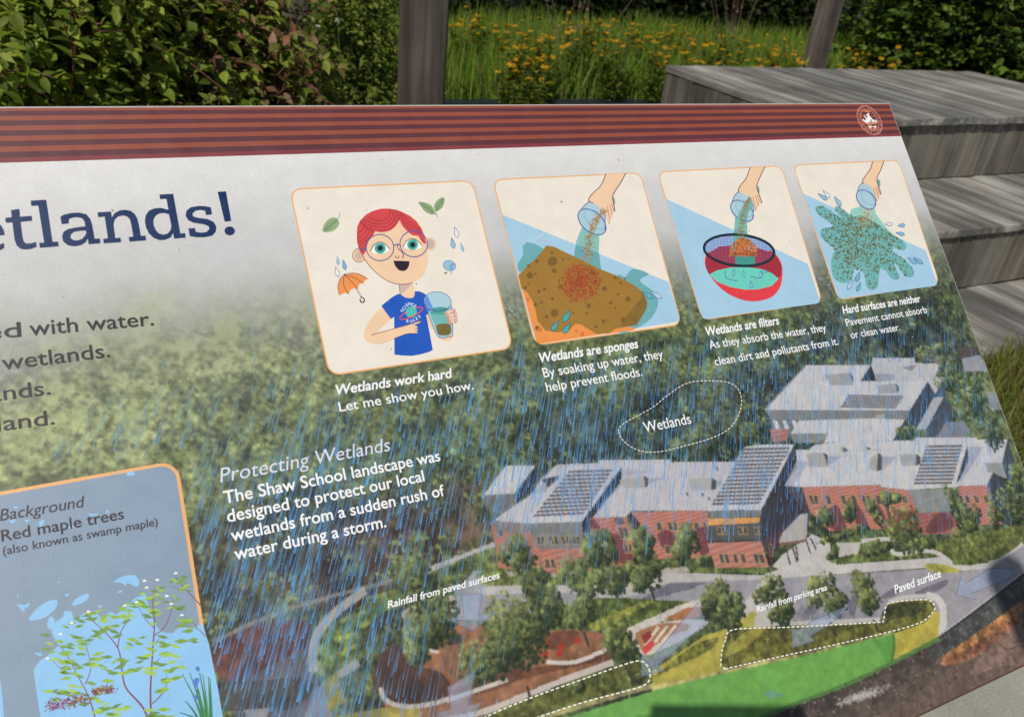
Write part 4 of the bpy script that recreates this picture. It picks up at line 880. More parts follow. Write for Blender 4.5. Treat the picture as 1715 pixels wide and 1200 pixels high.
# card 2: sponge
k2_ = card(CUV[1], CR, label='cream card of a brown sponge under a pouring cup'); o2 = (800, 270, 3.0)
g_ = sub(k2_, 'table_top', zc).org(*o2)
g_.poly([122, 268, 959, 606, 1010, 775, 1012, 795, 1000, 806, 640, 866, 310, 914, 297, 905, 285, 880], LB); g_.build()
g_ = sub(k2_, 'puddle_drawing', zc + 1e-5).org(*o2)
g_.poly([203, 545, 200, 515, 228, 470, 226, 425, 250, 405, 290, 415, 330, 440, 300, 520, 230, 570], (108, 172, 176), 0)
g_.build(); g_ = sub(k2_, 'puddle_drawing', zc + 1.4e-5).org(*o2); g_.poly([700, 585, 740, 582, 780, 540, 860, 565, 820, 590, 825, 612, 880, 650, 905, 690, 900, 740, 860, 800, 780, 845, 700, 850], (108, 172, 176), 3)
g_.build(); g_ = sub(k2_, 'water_stream', zc + 1.8e-5).org(*o2); g_.poly([560, 270, 520, 340, 495, 400, 484, 480, 500, 500, 620, 545, 608, 460, 612, 350, 640, 260], (136, 194, 186), 0); g_.poly([490, 430, 484, 480, 500, 500, 620, 545, 610, 462, 500, 418], (106, 168, 172), 0); g_.build()
g_ = sub(k2_, 'sponge', zc + 3e-5).org(*o2); SPG = [345, 425, 385, 430, 430, 452, 500, 485, 600, 535, 700, 575, 790, 625, 825, 655, 850, 700, 848, 740, 800, 825, 780, 848, 640, 872, 560, 884, 305, 912, 295, 905, 205, 575, 240, 535, 300, 480]
g_.poly([205, 570, 240, 535, 300, 600, 320, 800, 560, 820, 640, 866, 310, 916, 295, 905], (236, 148, 76)); g_.poly([690, 830, 740, 828, 795, 838, 782, 848, 640, 868], (236, 148, 76))
BRN = (160, 120, 52)
g_.poly([345, 423, 385, 430, 430, 452, 500, 485, 600, 535, 700, 575, 790, 625, 828, 655, 852, 705, 848, 740, 800, 822, 740, 832, 690, 842, 660, 864, 600, 868, 560, 845, 520, 820, 490, 815, 460, 850, 400, 860, 340, 850, 300, 800, 285, 720, 250, 660, 220, 640, 205, 575, 240, 535, 300, 480], BRN)
g_.poly([828, 655, 852, 705, 848, 740, 800, 822, 740, 832, 715, 825, 760, 760, 800, 710, 820, 690], (134, 106, 50))
for x, y, r_ in ((376, 503, 24), (298, 502, 10), (262, 573, 16), (384, 550, 12), (372, 458, 8), (430, 492, 6), (455, 492, 5), (255, 525, 8), (240, 635, 9), (256, 617, 5), (308, 655, 9), (335, 642, 8), (290, 565, 6), (375, 690, 8), (290, 720, 10), (320, 708, 7), (386, 762, 20), (346, 780, 9), (300, 838, 12, ), (548, 765, 7), (558, 725, 12), (480, 762, 6), (637, 640, 13), (668, 710, 9), (690, 585, 8), (718, 612, 7), (740, 590, 5), (705, 668, 7), (755, 692, 14), (692, 735, 6), (730, 795, 11), (632, 803, 10), (655, 798, 5), (593, 830, 8), (808, 720, 7), (415, 630, 11), (580, 560, 13), (500, 597, 12), (790, 795, 7)): g_.ell(x, y, r_, r_, (124, 94, 44), 0, 14)
for x, y, r_ in ((312, 845, 12), (495, 852, 8), (525, 868, 11), (252, 695, 9)): g_.ell(x, y, r_, r_, (214, 118, 62), 0, 14)
g_.build()
g_ = sub(k2_, 'dirt_grains', zc + 16e-5).org(*o2)
rd = []
while len(rd) < 1150:
    a, q_ = random.uniform(0, 6.283), random.random() ** .62 * random.uniform(.8, 1.12); x, y = 515 + math.cos(a) * q_ * 104, 612 + math.sin(a) * q_ * 98
    rd.append((x, y))
g_.dots(rd, 4.6, [(170, 66, 44), (182, 74, 48), (150, 60, 42)])
g_.dots(grains([632, 245, 600, 290, 570, 350, 555, 420, 548, 500], 420, (9, 15)), 4.6, [(172, 128, 56), (150, 110, 50), (190, 146, 76)]); g_.build()
ARM2 = [643, 66, 742, 62, 720, 105, 690, 150, 678, 180, 688, 235, 686, 252, 676, 262, 678, 278, 668, 290, 664, 312, 652, 306, 640, 260, 600, 220, 560, 200, 558, 190, 575, 165, 612, 130, 630, 100]
pour_arm(k2_, o2, ARM2, ([643, 66, 630, 100, 612, 130, 575, 165, 558, 190, 560, 202, 578, 210], [742, 62, 720, 105, 690, 150, 678, 182, 688, 240, 686, 252], [650, 228, 664, 295], [662, 220, 676, 270], [672, 214, 684, 250], [664, 312, 655, 306]), (574, 305), (82, 50), 40, zc + 11e-5, [510, 256, 528, 232, 562, 203, 606, 206, 640, 245, 640, 354, 590, 300], (682, 200, 8, 20, -10))
drops(k2_, [((467, 748), (430, 805), 30, (78, 168, 160), (46, 74, 116)), ((408, 800), (372, 850), 26, (78, 168, 160), (46, 74, 116)), ((463, 813), (432, 862), 28, (78, 168, 160), (46, 74, 116)), ((826, 655), (878, 688), 24, (96, 172, 176), DB), ((870, 655), (922, 686), 24, (176, 208, 226), DB)], o2, zc + 2.2e-4)
# card 3: bowl and sieve
k3_ = card(CUV[2], CR, label='cream card of a red bowl under a round sieve'); o3 = (1090, 250, 3.158)
g_ = sub(k3_, 'table_top', zc).org(*o3); g_.poly([79, 262, 830, 606, 892, 795, 893, 806, 880, 815, 560, 858, 290, 898, 274, 890, 262, 860], LB); g_.build()
g_ = sub(k3_, 'bowl_drawing', zc + 1e-5).org(*o3)
g_.poly([285, 600, 300, 545, 360, 515, 470, 500, 590, 510, 660, 555, 692, 610, 695, 680, 680, 735, 640, 780, 570, 802, 500, 800, 430, 775, 370, 735, 310, 665], (226, 66, 72), 3)
g_.poly([287, 600, 302, 545, 360, 515, 470, 500, 590, 510, 660, 555, 692, 615, 690, 660, 675, 682, 600, 640, 480, 620, 380, 640, 308, 662, 295, 635], (164, 48, 62), 0)
g_.poly([308, 662, 350, 640, 420, 625, 500, 622, 580, 632, 640, 655, 676, 684, 640, 722, 570, 740, 500, 742, 420, 728, 350, 700], (110, 206, 188), 0)
for s_ in ([400, 640, 392, 665, 410, 685, 460, 697], [525, 672, 570, 680, 592, 670, 590, 645]): g_.stroke(s_, 3.4, (60, 96, 150))
g_.build()
drops(k3_, [((440, 632), (436, 668), 16, (120, 206, 196), DB), ((490, 642), (494, 678), 16, (120, 206, 196), DB), ((528, 695), (532, 732), 16, (120, 206, 196), DB), ((580, 640), (586, 680), 16, (120, 206, 196), DB), ((600, 634), (610, 652), 12, (120, 206, 196), DB)], o3, zc + 5e-5)
g_ = sub(k3_, 'sieve_drawing', zc + 7e-5).org(*o3)
up = g_.epts(466, 534, 180, 78, 5, 40)
g_.poly([285, 520, 300, 490, 360, 462, 440, 452, 540, 458, 610, 490, 648, 530, 620, 540, 560, 520, 470, 504, 360, 515, 310, 545], (150, 178, 220), 0)
for i in range(-9, 10):
    x = 466 + i * 18.5; h_ = 76 * math.sqrt(max(0, 1 - (i * 18.5 / 182) ** 2)); y = 534 + i * 1.6; g_.stroke([x - 12 * h_ / 76, y - h_, x + 12 * h_ / 76, y + h_], 1.6, (92, 108, 160), False, 0)
for i in range(-5, 6):
    y = 534 + i * 13.5; w_ = 180 * math.sqrt(max(0, 1 - (i * 13.5 / 78) ** 2)); g_.stroke([466 - w_, y - 12 * w_ / 180, 466 + w_, y + 12 * w_ / 180], 1.6, (92, 108, 160), False, 0)
g_.poly([445, 560, 548, 565, 552, 608, 500, 612, 447, 606], (70, 150, 140)); g_.poly([520, 250, 480, 300, 445, 360, 437, 470, 470, 480, 512, 470, 508, 380, 540, 300], (124, 190, 180), 0); g_.poly([440, 420, 437, 470, 420, 540, 560, 540, 512, 470, 510, 440], (110, 172, 174), 0)
g_.ring(466, 534, 186, 82, 14, (30, 46, 54), 5); g_.build()
g_ = sub(k3_, 'dirt_grains', zc + 21e-5).org(*o3)
mound = [(random.gauss(488, 40), 0) for _ in range(900)]; mound = [(x, 566 - random.random() ** .9 * 96 * math.sqrt(max(.02, 1 - ((x - 488) / 80) ** 2))) for x, _ in mound if abs(x - 488) < 76]
g_.dots(mound, 5.5, [(232, 124, 52), (224, 108, 44), (160, 92, 40), (96, 96, 60)]); g_.dots(grains([522, 262, 500, 300, 485, 360, 478, 420, 478, 480], 300, (7, 11)), 4.4, [(150, 126, 64), (172, 132, 60), (120, 112, 66)]); g_.build()
ARM3 = [524, 97, 602, 95, 580, 140, 560, 195, 572, 240, 588, 282, 580, 292, 572, 285, 565, 312, 555, 328, 546, 322, 545, 300, 520, 250, 465, 226, 462, 215, 475, 190, 505, 150]
pour_arm(k3_, o3, ARM3, ([524, 97, 505, 150, 475, 190, 462, 215, 466, 228], [602, 95, 580, 140, 560, 195, 572, 240, 588, 282], [538, 250, 555, 322], [552, 245, 570, 300], [562, 240, 580, 285]), (482, 326), (70, 44), 40, zc + 14e-5, [428, 284, 440, 250, 466, 226, 515, 236, 546, 300, 538, 366, 490, 320], (566, 215, 8, 20, -10))
g_ = sub(k3_, 'water_stream', zc + 20.2e-5).org(*o3); g_.poly([520, 252, 490, 290, 462, 350, 448, 372, 508, 380, 515, 330, 545, 300, 535, 270], (118, 176, 172), 0); g_.build()
# card 4: splash
k4_ = card(CUV[3], CR, label='cream card of a muddy splash on hard ground'); 
g_ = sub(k4_, 'table_top', zc).org(*o3); g_.poly([804, 233, 1454, 535, 1512, 702, 1512, 714, 1500, 722, 1240, 758, 1008, 790, 994, 782, 984, 760], LB); g_.build()
SP = [870, 312, 885, 298, 920, 305, 970, 340, 1010, 360, 980, 330, 975, 305, 1000, 305, 1040, 335, 1070, 355, 1120, 350, 1200, 395, 1260, 440, 1330, 480, 1352, 515, 1335, 535, 1300, 525, 1280, 515, 1285, 545, 1340, 580, 1385, 630, 1392, 665, 1370, 678, 1340, 665, 1300, 610, 1285, 602, 1300, 640, 1315, 672, 1300, 690, 1270, 680, 1240, 640, 1215, 632, 1205, 680, 1200, 725, 1170, 745, 1140, 725, 1130, 670, 1105, 635, 1075, 640, 1060, 690, 1020, 708, 975, 690, 955, 640, 955, 580, 970, 520, 930, 495, 898, 455, 905, 420, 960, 410, 945, 385, 885, 345]
g_ = sub(k4_, 'splash_drawing', zc + 1e-5).org(*o3)
g_.poly([1050, 350, 1060, 315, 1100, 305, 1120, 270, 1180, 300, 1190, 340, 1250, 420, 1300, 465, 1230, 440, 1120, 400], (150, 206, 194), 0)
g_.poly(SP, (112, 178, 176), 3); g_.build()
g_ = sub(k4_, 'dirt_grains', zc + 4e-5).org(*o3); PP = [tuple(p) for p in np.array(SP, float).reshape(-1, 2)]; sp_ = []
while len(sp_) < 1000:
    x, y = random.uniform(870, 1400), random.uniform(300, 745)
    if in_poly((x, y), PP) and random.random() < .25 + .9 * math.exp(-((x - 1110) ** 2 + (y - 470) ** 2) / (2 * 110 ** 2)): sp_.append((x, y))
g_.dots(sp_, 6.2, [(102, 100, 48), (118, 108, 48), (92, 92, 52)], 1.9); g_.dots(grains([1160, 235, 1145, 290, 1135, 350, 1130, 400], 260, (7, 26)), 4.6, [(196, 142, 58), (170, 126, 58), (212, 156, 74)]); g_.build()
ARM4 = [1172, 67, 1232, 64, 1215, 110, 1196, 150, 1200, 185, 1218, 238, 1210, 246, 1204, 270, 1196, 278, 1188, 260, 1165, 200, 1122, 176, 1118, 165, 1132, 145, 1160, 105]
pour_arm(k4_, o3, ARM4, ([1172, 67, 1160, 105, 1132, 145, 1118, 165, 1122, 178], [1232, 64, 1215, 110, 1196, 150, 1200, 185, 1218, 238], [1176, 205, 1194, 275], [1188, 202, 1206, 262], [1196, 198, 1214, 242]), (1138, 266), (60, 40), 44, zc + 10e-5, [1092, 228, 1100, 198, 1122, 178, 1165, 190, 1195, 240, 1184, 304, 1145, 262], (1206, 178, 7, 20, -8))
drops(k4_, [((884, 235), (930, 268), 18, (140, 190, 214), DB), ((910, 218), (944, 256), 18, (238, 234, 228), DB), ((970, 250), (1004, 300), 22, (150, 196, 206), DB), ((1238, 396), (1276, 396), 18, (232, 232, 232), DB), ((1306, 404), (1342, 402), 20, (134, 186, 210), DB), ((1296, 440), (1340, 452), 20, (134, 186, 210), DB), ((1358, 572), (1404, 604), 20, (134, 186, 210), DB), ((1390, 572), (1436, 604), 20, (120, 182, 200), DB), ((1104, 648), (1086, 698), 24, (110, 178, 186), DB), ((1070, 690), (1042, 738), 22, (176, 208, 226), DB), ((1108, 704), (1090, 750), 22, (110, 178, 186), DB)], o3, zc + 2.2e-4)
# card 5: plants by the water (lower left), runs out of the frame
t5 = PLANT_TR; q5 = np.array([(t5[0] - .36, t5[1]), (t5[0], t5[1]), (t5[0], t5[1] + .30), (t5[0] - .36, t5[1] + .30)])
SLT, SKY5 = (136, 156, 176), (146, 198, 238)
k5 = card(q5, SLT, .012, .0022, 'slate blue card of maple shadows and wetland plants'); o5 = (0, 750, 2.667)
g_ = sub(k5, 'water_drawing', zc).org(*o5)
e5 = T(K(*o5)(885, 790, 975, 1200)); 
g_.poly([150, 990, 175, 950, 215, 925, 260, 880, 230, 820, 250, 775, 280, 755, 290, 725, 320, 730, 330, 765, 370, 740, 420, 725, 455, 760, 490, 730, 520, 740, 560, 715, 600, 670, 650, 650, 660, 690, 690, 780, 720, 820, 770, 825, 800, 800, 860, 800, 905, 785, 935, 880, 975, 1080, 1000, 1230, 190, 1260, 165, 1100], SKY5)
g_.build(); g_ = sub(k5, 'water_drawing', zc + 1e-5).org(*o5); g_.poly([-80, 1030, 0, 1030, 10, 1100, 22, 1260, -80, 1260], SKY5); g_.build(); g_ = sub(k5, 'leaf_shadows', zc + 2e-5).org(*o5)
for a in ([130, 768, 160, 720, 210, 685, 255, 678, 248, 715, 200, 755], [320, 700, 345, 668, 395, 648, 390, 675, 350, 698], [508, 598, 540, 575, 600, 566, 622, 600, 610, 618, 570, 602, 560, 615, 540, 600], [524, 642, 548, 632, 540, 645], [565, 115, 580, 103, 602, 108, 595, 122, 570, 122], [75, 695, 110, 700, 130, 688, 128, 705, 108, 715, 112, 730, 95, 722, 88, 712], [210, 790, 225, 750, 246, 770, 238, 805, 222, 808], [152, 912, 185, 915, 180, 928], [288, 655, 310, 648, 300, 662], [440, 700, 458, 705, 445, 712], [58, 262, 80, 262, 72, 270], [395, 290, 420, 295, 440, 285, 430, 300, 405, 302], [175, 330, 200, 320, 190, 345, 180, 360], [510, 108, 525, 108, 520, 114], [470, 285, 485, 275, 484, 290], [300, 350, 330, 345, 320, 360], [40, 325, 70, 318, 60, 335], [75, 655, 86, 655, 80, 665], [258, 596, 270, 596, 266, 602], [110, 322, 130, 318, 124, 330]): g_.poly(a, SKY5, 3)
g_.build()
g_ = sub(k5, 'shrub_drawing', zc + 6e-5).org(*o5); ST = (134, 66, 76)
STEMS = [([680, 1260, 640, 1160, 570, 1080, 550, 1030, 540, 950, 525, 890, 470, 820, 415, 770, 395, 730], 9), ([680, 1260, 672, 1100, 682, 900, 690, 780, 682, 680, 690, 620], 9), ([525, 890, 540, 820, 575, 760, 570, 720], 5), ([440, 1260, 400, 1120, 350, 1020, 290, 910, 250, 870], 6), ([380, 1055, 405, 980, 385, 880, 375, 850], 4), ([330, 1010, 280, 990, 230, 945], 4), ([690, 835, 740, 790, 770, 700, 765, 665], 4), ([690, 805, 640, 750, 615, 690], 4), ([895, 700, 830, 630, 785, 570], 5), ([830, 630, 790, 625, 750, 610], 3), ([918, 840, 870, 800, 780, 790], 4), ([880, 800, 850, 765, 815, 750], 3), ([690, 875, 720, 840], 3), ([680, 1140, 720, 1100, 745, 1050, 740, 1000], 5), ([690, 960, 720, 930], 3)]
for s_, w in STEMS: g_.stroke(s_, w, ST, False, 6, True)
g_.build()
g_ = sub(k5, 'leaf_sprays', zc + 10e-5).org(*o5); LGN = [(146, 186, 62), (122, 164, 58), (164, 200, 80), (108, 146, 66)]
def spray(x, y, n, r, sz):
    for i in range(n):
        a = random.uniform(0, 6.283); d = r * math.sqrt(random.random()); cx, cy = x + math.cos(a) * d, y + math.sin(a) * d * .75; b = random.choice((random.uniform(-.5, .4), math.pi + random.uniform(-.4, .5))); L = sz * random.uniform(.9, 1.5)
        ex, ey = cx + L * math.cos(b), cy + L * math.sin(b); nx, ny = -math.sin(b) * L * .15, math.cos(b) * L * .15
        uvp = g_.px([cx, cy, cx + (ex - cx) * .4 + nx, cy + (ey - cy) * .4 + ny, ex, ey, cx + (ex - cx) * .45 - nx, cy + (ey - cy) * .45 - ny])
        if (T(uvp)[:, 0] > t5[0] - .003).any(): continue
        g_._add(T(uvp), [(0, 1, 2, 3)], random.choice(LGN)); g_.z += 4e-8
for a in ((250, 870, 9, 50, 40), (300, 930, 9, 60, 42), (270, 1000, 9, 60, 42), (380, 870, 8, 45, 40), (400, 950, 9, 50, 42), (400, 760, 8, 50, 42), (330, 780, 5, 40, 38), (470, 830, 9, 50, 42), (540, 780, 9, 50, 42), (580, 720, 7, 45, 38), (490, 960, 7, 50, 42), (560, 1000, 7, 50, 46), (640, 700, 9, 50, 40), (690, 640, 8, 45, 36), (640, 950, 6, 50, 48), (740, 870, 6, 45, 50), (720, 940, 7, 50, 50), (750, 1000, 8, 55, 52), (720, 1060, 7, 45, 46), (770, 690, 8, 45, 36), (800, 600, 8, 50, 34), (850, 640, 7, 45, 34), (850, 790, 9, 50, 40), (890, 860, 5, 30, 36), (600, 860, 5, 50, 44), (660, 760, 6, 40, 38), (420, 1060, 7, 50, 44), (340, 1100, 9, 60, 40), (270, 1110, 9, 60, 40), (470, 1140, 9, 70, 44), (720, 1180, 8, 40, 52), (560, 1180, 6, 50, 48), (500, 1200, 8, 60, 44)): spray(*a)
for x, y in ((785, 558), (703, 588), (645, 592), (745, 660), (395, 730), (320, 780), (270, 830), (212, 938), (812, 745), (557, 703), (610, 688), (765, 695), (655, 622)): g_.poly([x - 9, y + 2, x - 3, y - 5, x + 6, y - 4, x + 9, y + 1, x, y + 4], (246, 248, 244), 3)
g_.build()
g_ = sub(k5, 'milkweed_flowers', zc + 14e-5).org(*o5); pk = [(random.gauss(*a), random.gauss(*b)) for a, b, n in (((240, 20), (1148, 12), 90), ((300, 24), (1135, 12), 90), ((355, 26), (1118, 11), 90), ((470, 22), (1078, 10), 110), ((425, 10), (1090, 8), 30)) for _ in range(n)]
g_.dots(pk, 6.0, [(150, 54, 96), (122, 40, 74), (176, 84, 126), (92, 36, 60)], 1.2); g_.build()
g_ = sub(k5, 'iris_drawing', zc + 12e-5).org(*o5)
for x0, x1, y1 in ((905, 815, 1010), (910, 848, 1005), (915, 870, 1030), (925, 892, 1005), (930, 905, 1010), (940, 930, 1020), (900, 806, 1180), (890, 830, 1130), (945, 938, 1030), (920, 880, 1080)): g_.stroke([x0, 1220, x0 - (x0 - x1) * .4, (1220 + y1) / 2, x1, y1], 11, random.choice(((66, 132, 74), (52, 112, 68), (84, 148, 84))), False, 6, True)
for x, y in ((868, 1045), (880, 1035), (874, 1055), (882, 985), (872, 1112)): g_.poly([x - 10, y, x, y - 12, x + 10, y - 4, x + 5, y + 12], (84, 130, 206), 2)
g_.build()
a = Art('plant_lettering', zc + 18e-5, parent=k5); a.text('Background', (0, 872), (142.5, 848), 19.5, BN, .19, 0); a.text('Red maple trees', (3, 906.5), (208, 868), 19.5, BN, 0, .008); a.text('(also known as swamp maple)', (5.5, 929), (264.5, 879), 14.5, BN, 0, .003); a.build()
# dust and scuffs on the laminate
a = Art('dust_specks', Z['ink'] + .00018)
for x, y, r_ in ((515, 349, 1.6), (1035, 268, 1.5), (697, 475, 1.8), (655, 584, 1.6), (800, 259, 1.0), (1254, 386, 1.2), (300, 418, 1.2), (940, 338, 2.0), (1025, 386, 1.0), (188, 352, 2.2), (640, 268, 1.0)): a._disc(np.array([x, y], float), r_ * .75, (160, 150, 130), 7); a.z += 1e-7
for i in range(110):
    x, y = random.uniform(0, 1600), random.uniform(250, 1150); a._disc(np.array([x, y]), random.uniform(.4, .95), (206, 206, 204) if y > 480 and random.random() < .7 else (150, 144, 132), 6); a.z += 1e-7
for x, y, n_ in ((905, 398, 18), (1150, 395, 10), (1165, 455, 12), (1100, 490, 10), (860, 520, 10), (1180, 420, 8), (1385, 470, 8)):
    for i in range(n_):
        p_ = np.array([x + random.gauss(0, 9), y + random.gauss(0, 6)]); a.stroke(np.array([p_, p_ + [random.gauss(0, 3), random.gauss(0, 3)]]), .7, (214, 226, 230), False, 0); a.z -= a.step * .95
ds = a.build(); ds['kind'] = 'stuff'
# brown rim along the lower edge
g_ = Art('bottom_rim', Z['ink'] - .0002); g_._add([(U0, V1 - .0016), (U1, V1 - .0016), (U1, V1), (U0, V1)], [(0, 1, 2, 3)], (88, 62, 48)); g_.build()

# ================================================================== GROUND
def sheet(name, x0, x1, y0, y1, z, mat, nx=1, ny=1):
    xs, ys = np.linspace(x0, x1, nx + 1), np.linspace(y0, y1, ny + 1); X, Y = np.meshgrid(xs, ys)
    ii = (np.arange(ny)[:, None] * (nx + 1) + np.arange(nx)[None, :]).ravel()
    o = np_mesh(name, np.c_[X.ravel(), Y.ravel(), np.full(X.size, z)], np.c_[ii, ii + 1, ii + nx + 2, ii + nx + 1], mat)
    o['kind'] = 'structure'; return o
def mat_soil():
    t = NT('meadow_soil'); g = t.n('NewGeometry'); nz = t.n('TexNoise'); nz.inputs['Scale'].default_value = 6; nz.inputs['Detail'].default_value = 8
    t.l(g.outputs['Position'], nz.inputs['Vector']); r = t.ramp(nz.outputs[0], [(.3, (.035, .042, .014)), (.55, (.065, .075, .024)), (.75, (.11, .095, .05))])
    t.l(r.outputs[0], t.p.inputs['Base Color']); t.p.inputs['Roughness'].default_value = .95; t.bump(nz.outputs[0], .6, .03); return t.m
def mat_concrete():
    t = NT('paving_concrete'); g = t.n('NewGeometry'); nz = t.n('TexNoise'); nz.inputs['Scale'].default_value = 7; nz.inputs['Detail'].default_value = 9; nz.inputs['Roughness'].default_value = .7
    n2 = t.n('TexNoise'); n2.inputs['Scale'].default_value = 240; n2.inputs['Detail'].default_value = 3
    t.l(g.outputs['Position'], nz.inputs['Vector']); t.l(g.outputs['Position'], n2.inputs['Vector'])
    r = t.ramp(nz.outputs[0], [(.3, (.30, .285, .235)), (.7, (.43, .41, .35))]); r2 = t.ramp(n2.outputs[0], [(.3, (.75,) * 3), (.65, (1.1,) * 3)])
    m1 = t.n('VectorMath', operation='MULTIPLY'); t.l(r.outputs[0], m1.inputs[0]); t.l(r2.outputs[0], m1.inputs[1]); t.l(m1.outputs[0], t.p.inputs['Base Color'])
    t.p.inputs['Roughness'].default_value = .9; t.bump(n2.outputs[0], .4, .003); return t.m
sheet('ground', -60, 60, -40, 80, -0.03, mat_soil(), 40, 40)
sheet('paving', -4, 6, -4, 0.30, -0.004, mat_concrete())

# ================================================================== WOODEN STEPS
def planks(name, parent, axis, along, across, thick, board, gap, mat, plane):
    """boards side by side as one mesh. plane 'z': horizontal boards running along y; 'y'/'x': upright boards"""
    bm = bmesh.new(); cl = bm.verts.layers.float_color.new('Col')
    a0, a1 = across; n = int(round((a1 - a0) / board)); w = (a1 - a0) / n
    for i in range(n):
        c0, c1 = a0 + i * w + gap / 2, a0 + (i + 1) * w - gap / 2; j = random.uniform(-.002, .002); tone = random.uniform(.88, 1.09); tint = random.uniform(-.04, .04)
        if plane == 'z': lo, hi = (c0, along[0], thick[0] + j), (c1, along[1] + random.uniform(-.003, .003), thick[1] + j)
        elif plane == 'y': lo, hi = (c0, thick[0] + j, along[0]), (c1, thick[1] + j, along[1])
        else: lo, hi = (thick[0] + j, c0, along[0]), (thick[1] + j, c1, along[1])
        r = bmesh.ops.create_cube(bm, size=1)
        for v in r['verts']:
            v.co = Vector([(lo[k] + hi[k]) / 2 + v.co[k] * (hi[k] - lo[k]) for k in range(3)]); v[cl] = (tone * (1 + tint), tone, tone * (1 - tint), 1)
    bmesh.ops.bevel(bm, geom=bm.edges[:], offset=.003, segments=1, affect='EDGES')
    return bm_obj(name, bm, mat, parent)
ROOT = (4.2, 2.2, 0)
steps = thing('wooden_steps', 'grey weathered wooden seating steps beside the information panel', 'steps', (0, 0, 0))
WT = mat_wood('weathered_tread', 'y', (.235, .222, .194), (.165, .155, .134), (.31, .298, .268), seed=1.3, streak=.65)
WR = mat_wood('weathered_riser', 'z', (.165, .148, .118), (.118, .104, .082), (.208, .188, .154), seed=4.1, streak=.18)
XL, XR = 2.85, 5.54; Y0, Y1, Y2, Y3 = .985, 1.487, 2.106, 3.33; ZT = .315
planks('upper_tread', steps, 'y', (Y2 - .03, Y3), (XL - .01, XR), (2 * ZT - .026, 2 * ZT + .012), .095, .009, WT, 'z')
planks('middle_tread', steps, 'y', (Y1 - .02, Y2 + .0), (2.2, XR + 1.6), (ZT - .036, ZT), .10, .007, WT, 'z')
planks('lower_tread', steps, 'y', (Y0, Y1), (2.2, XR + 1.6), (-.034, .004), .10, .006, WT, 'z')
planks('riser', steps, 'z', (ZT + .002, 2 * ZT - .028), (XL, XR), (Y2, Y2 + .025), .14, .005, WR, 'y')
planks('riser', steps, 'z', (.006, ZT - .038), (2.2, XR + 1.6), (Y1, Y1 + .025), .14, .005, WR, 'y')
planks('side_boards', steps, 'z', (.0, 2 * ZT - .028), (Y2 + .03, Y3), (XL, XL + .025), .14, .004, WR, 'x')
planks('side_boards', steps, 'z', (.0, 2 * ZT - .028), (Y2 + .03, Y3), (XR - .026, XR - .001), .14, .004, WR, 'x')
planks('side_boards', steps, 'z', (.0, ZT - .038), (Y1 + .03, Y2 - .002), (2.2, 2.225), .14, .004, WR, 'x')
planks('riser', steps, 'z', (-.03, ZT - .038), (2.228, XL - .002), (Y2 - .03, Y2 - .005), .14, .004, WR, 'y')
planks('back_boards', steps, 'z', (.0, 2 * ZT - .028), (XL + .03, XR - .03), (Y3 - .04, Y3 - .015), .14, .004, WR, 'y')
o = sheet('lawn_edging', 1.2, 9.5, 5.08, 5.25, .012, mat_plain('dark_edging', (.012, .02, .035), .35, noise=.3, scale=30)); o['kind'] = 'structure'

# ================================================================== POSTS
WP = mat_wood('weathered_post', 'z', (.122, .097, .078), (.066, .052, .042), (.165, .137, .114), seed=9.2, streak=.3)
def post(label, px, depth, size, h=2.7, rz=0.0):
    d = AX @ np.array([(px[0] - 857.5) / F_PX, (px[1] - 600) / F_PX, 1]); P = _c + d * depth
    t = thing('wooden_post', label, 'post', (P[0], P[1], -0.03), None, rz)
    bm = bmesh.new(); cl = bm.verts.layers.float_color.new('Col'); r = bmesh.ops.create_cube(bm, size=1)
    for v in r['verts']: v.co = Vector((v.co.x * size, v.co.y * size, (v.co.z + .5) * h))
    bmesh.ops.bevel(bm, geom=bm.edges[:], offset=.010, segments=2, affect='EDGES'); bmesh.ops.subdivide_edges(bm, edges=[e for e in bm.edges if abs(e.verts[0].co.z - e.verts[1].co.z) > 1], cuts=6)
    for v in bm.verts: v[cl] = (1, 1, 1, 1)
    bm_obj('shaft', bm, WP, t)
    bm = bmesh.new(); bmesh.ops.create_cone(bm, cap_ends=True, segments=4, radius1=size * .80, radius2=.01, depth=.06)
    bmesh.ops.rotate(bm, verts=bm.verts, cent=(0, 0, 0), matrix=Matrix.Rotation(R(45), 3, 'Z')); bmesh.ops.translate(bm, verts=bm.verts, vec=(0, 0, h + .032))
    cl = bm.verts.layers.float_color.new('Col')
    for v in bm.verts: v[cl] = (1, 1, 1, 1)
    bm_obj('post_cap', bm, WP, t); return t
post('square timber post standing just behind the panel, left of the meadow', (704, 175), 2.95, .14)
post('timber post half hidden behind the shrub of red-tinged leaves', (500, 175), 3.5, .10)
post('timber post rising behind the wooden steps', (1362, 112), 6.2, .14, 2.7, R(4))

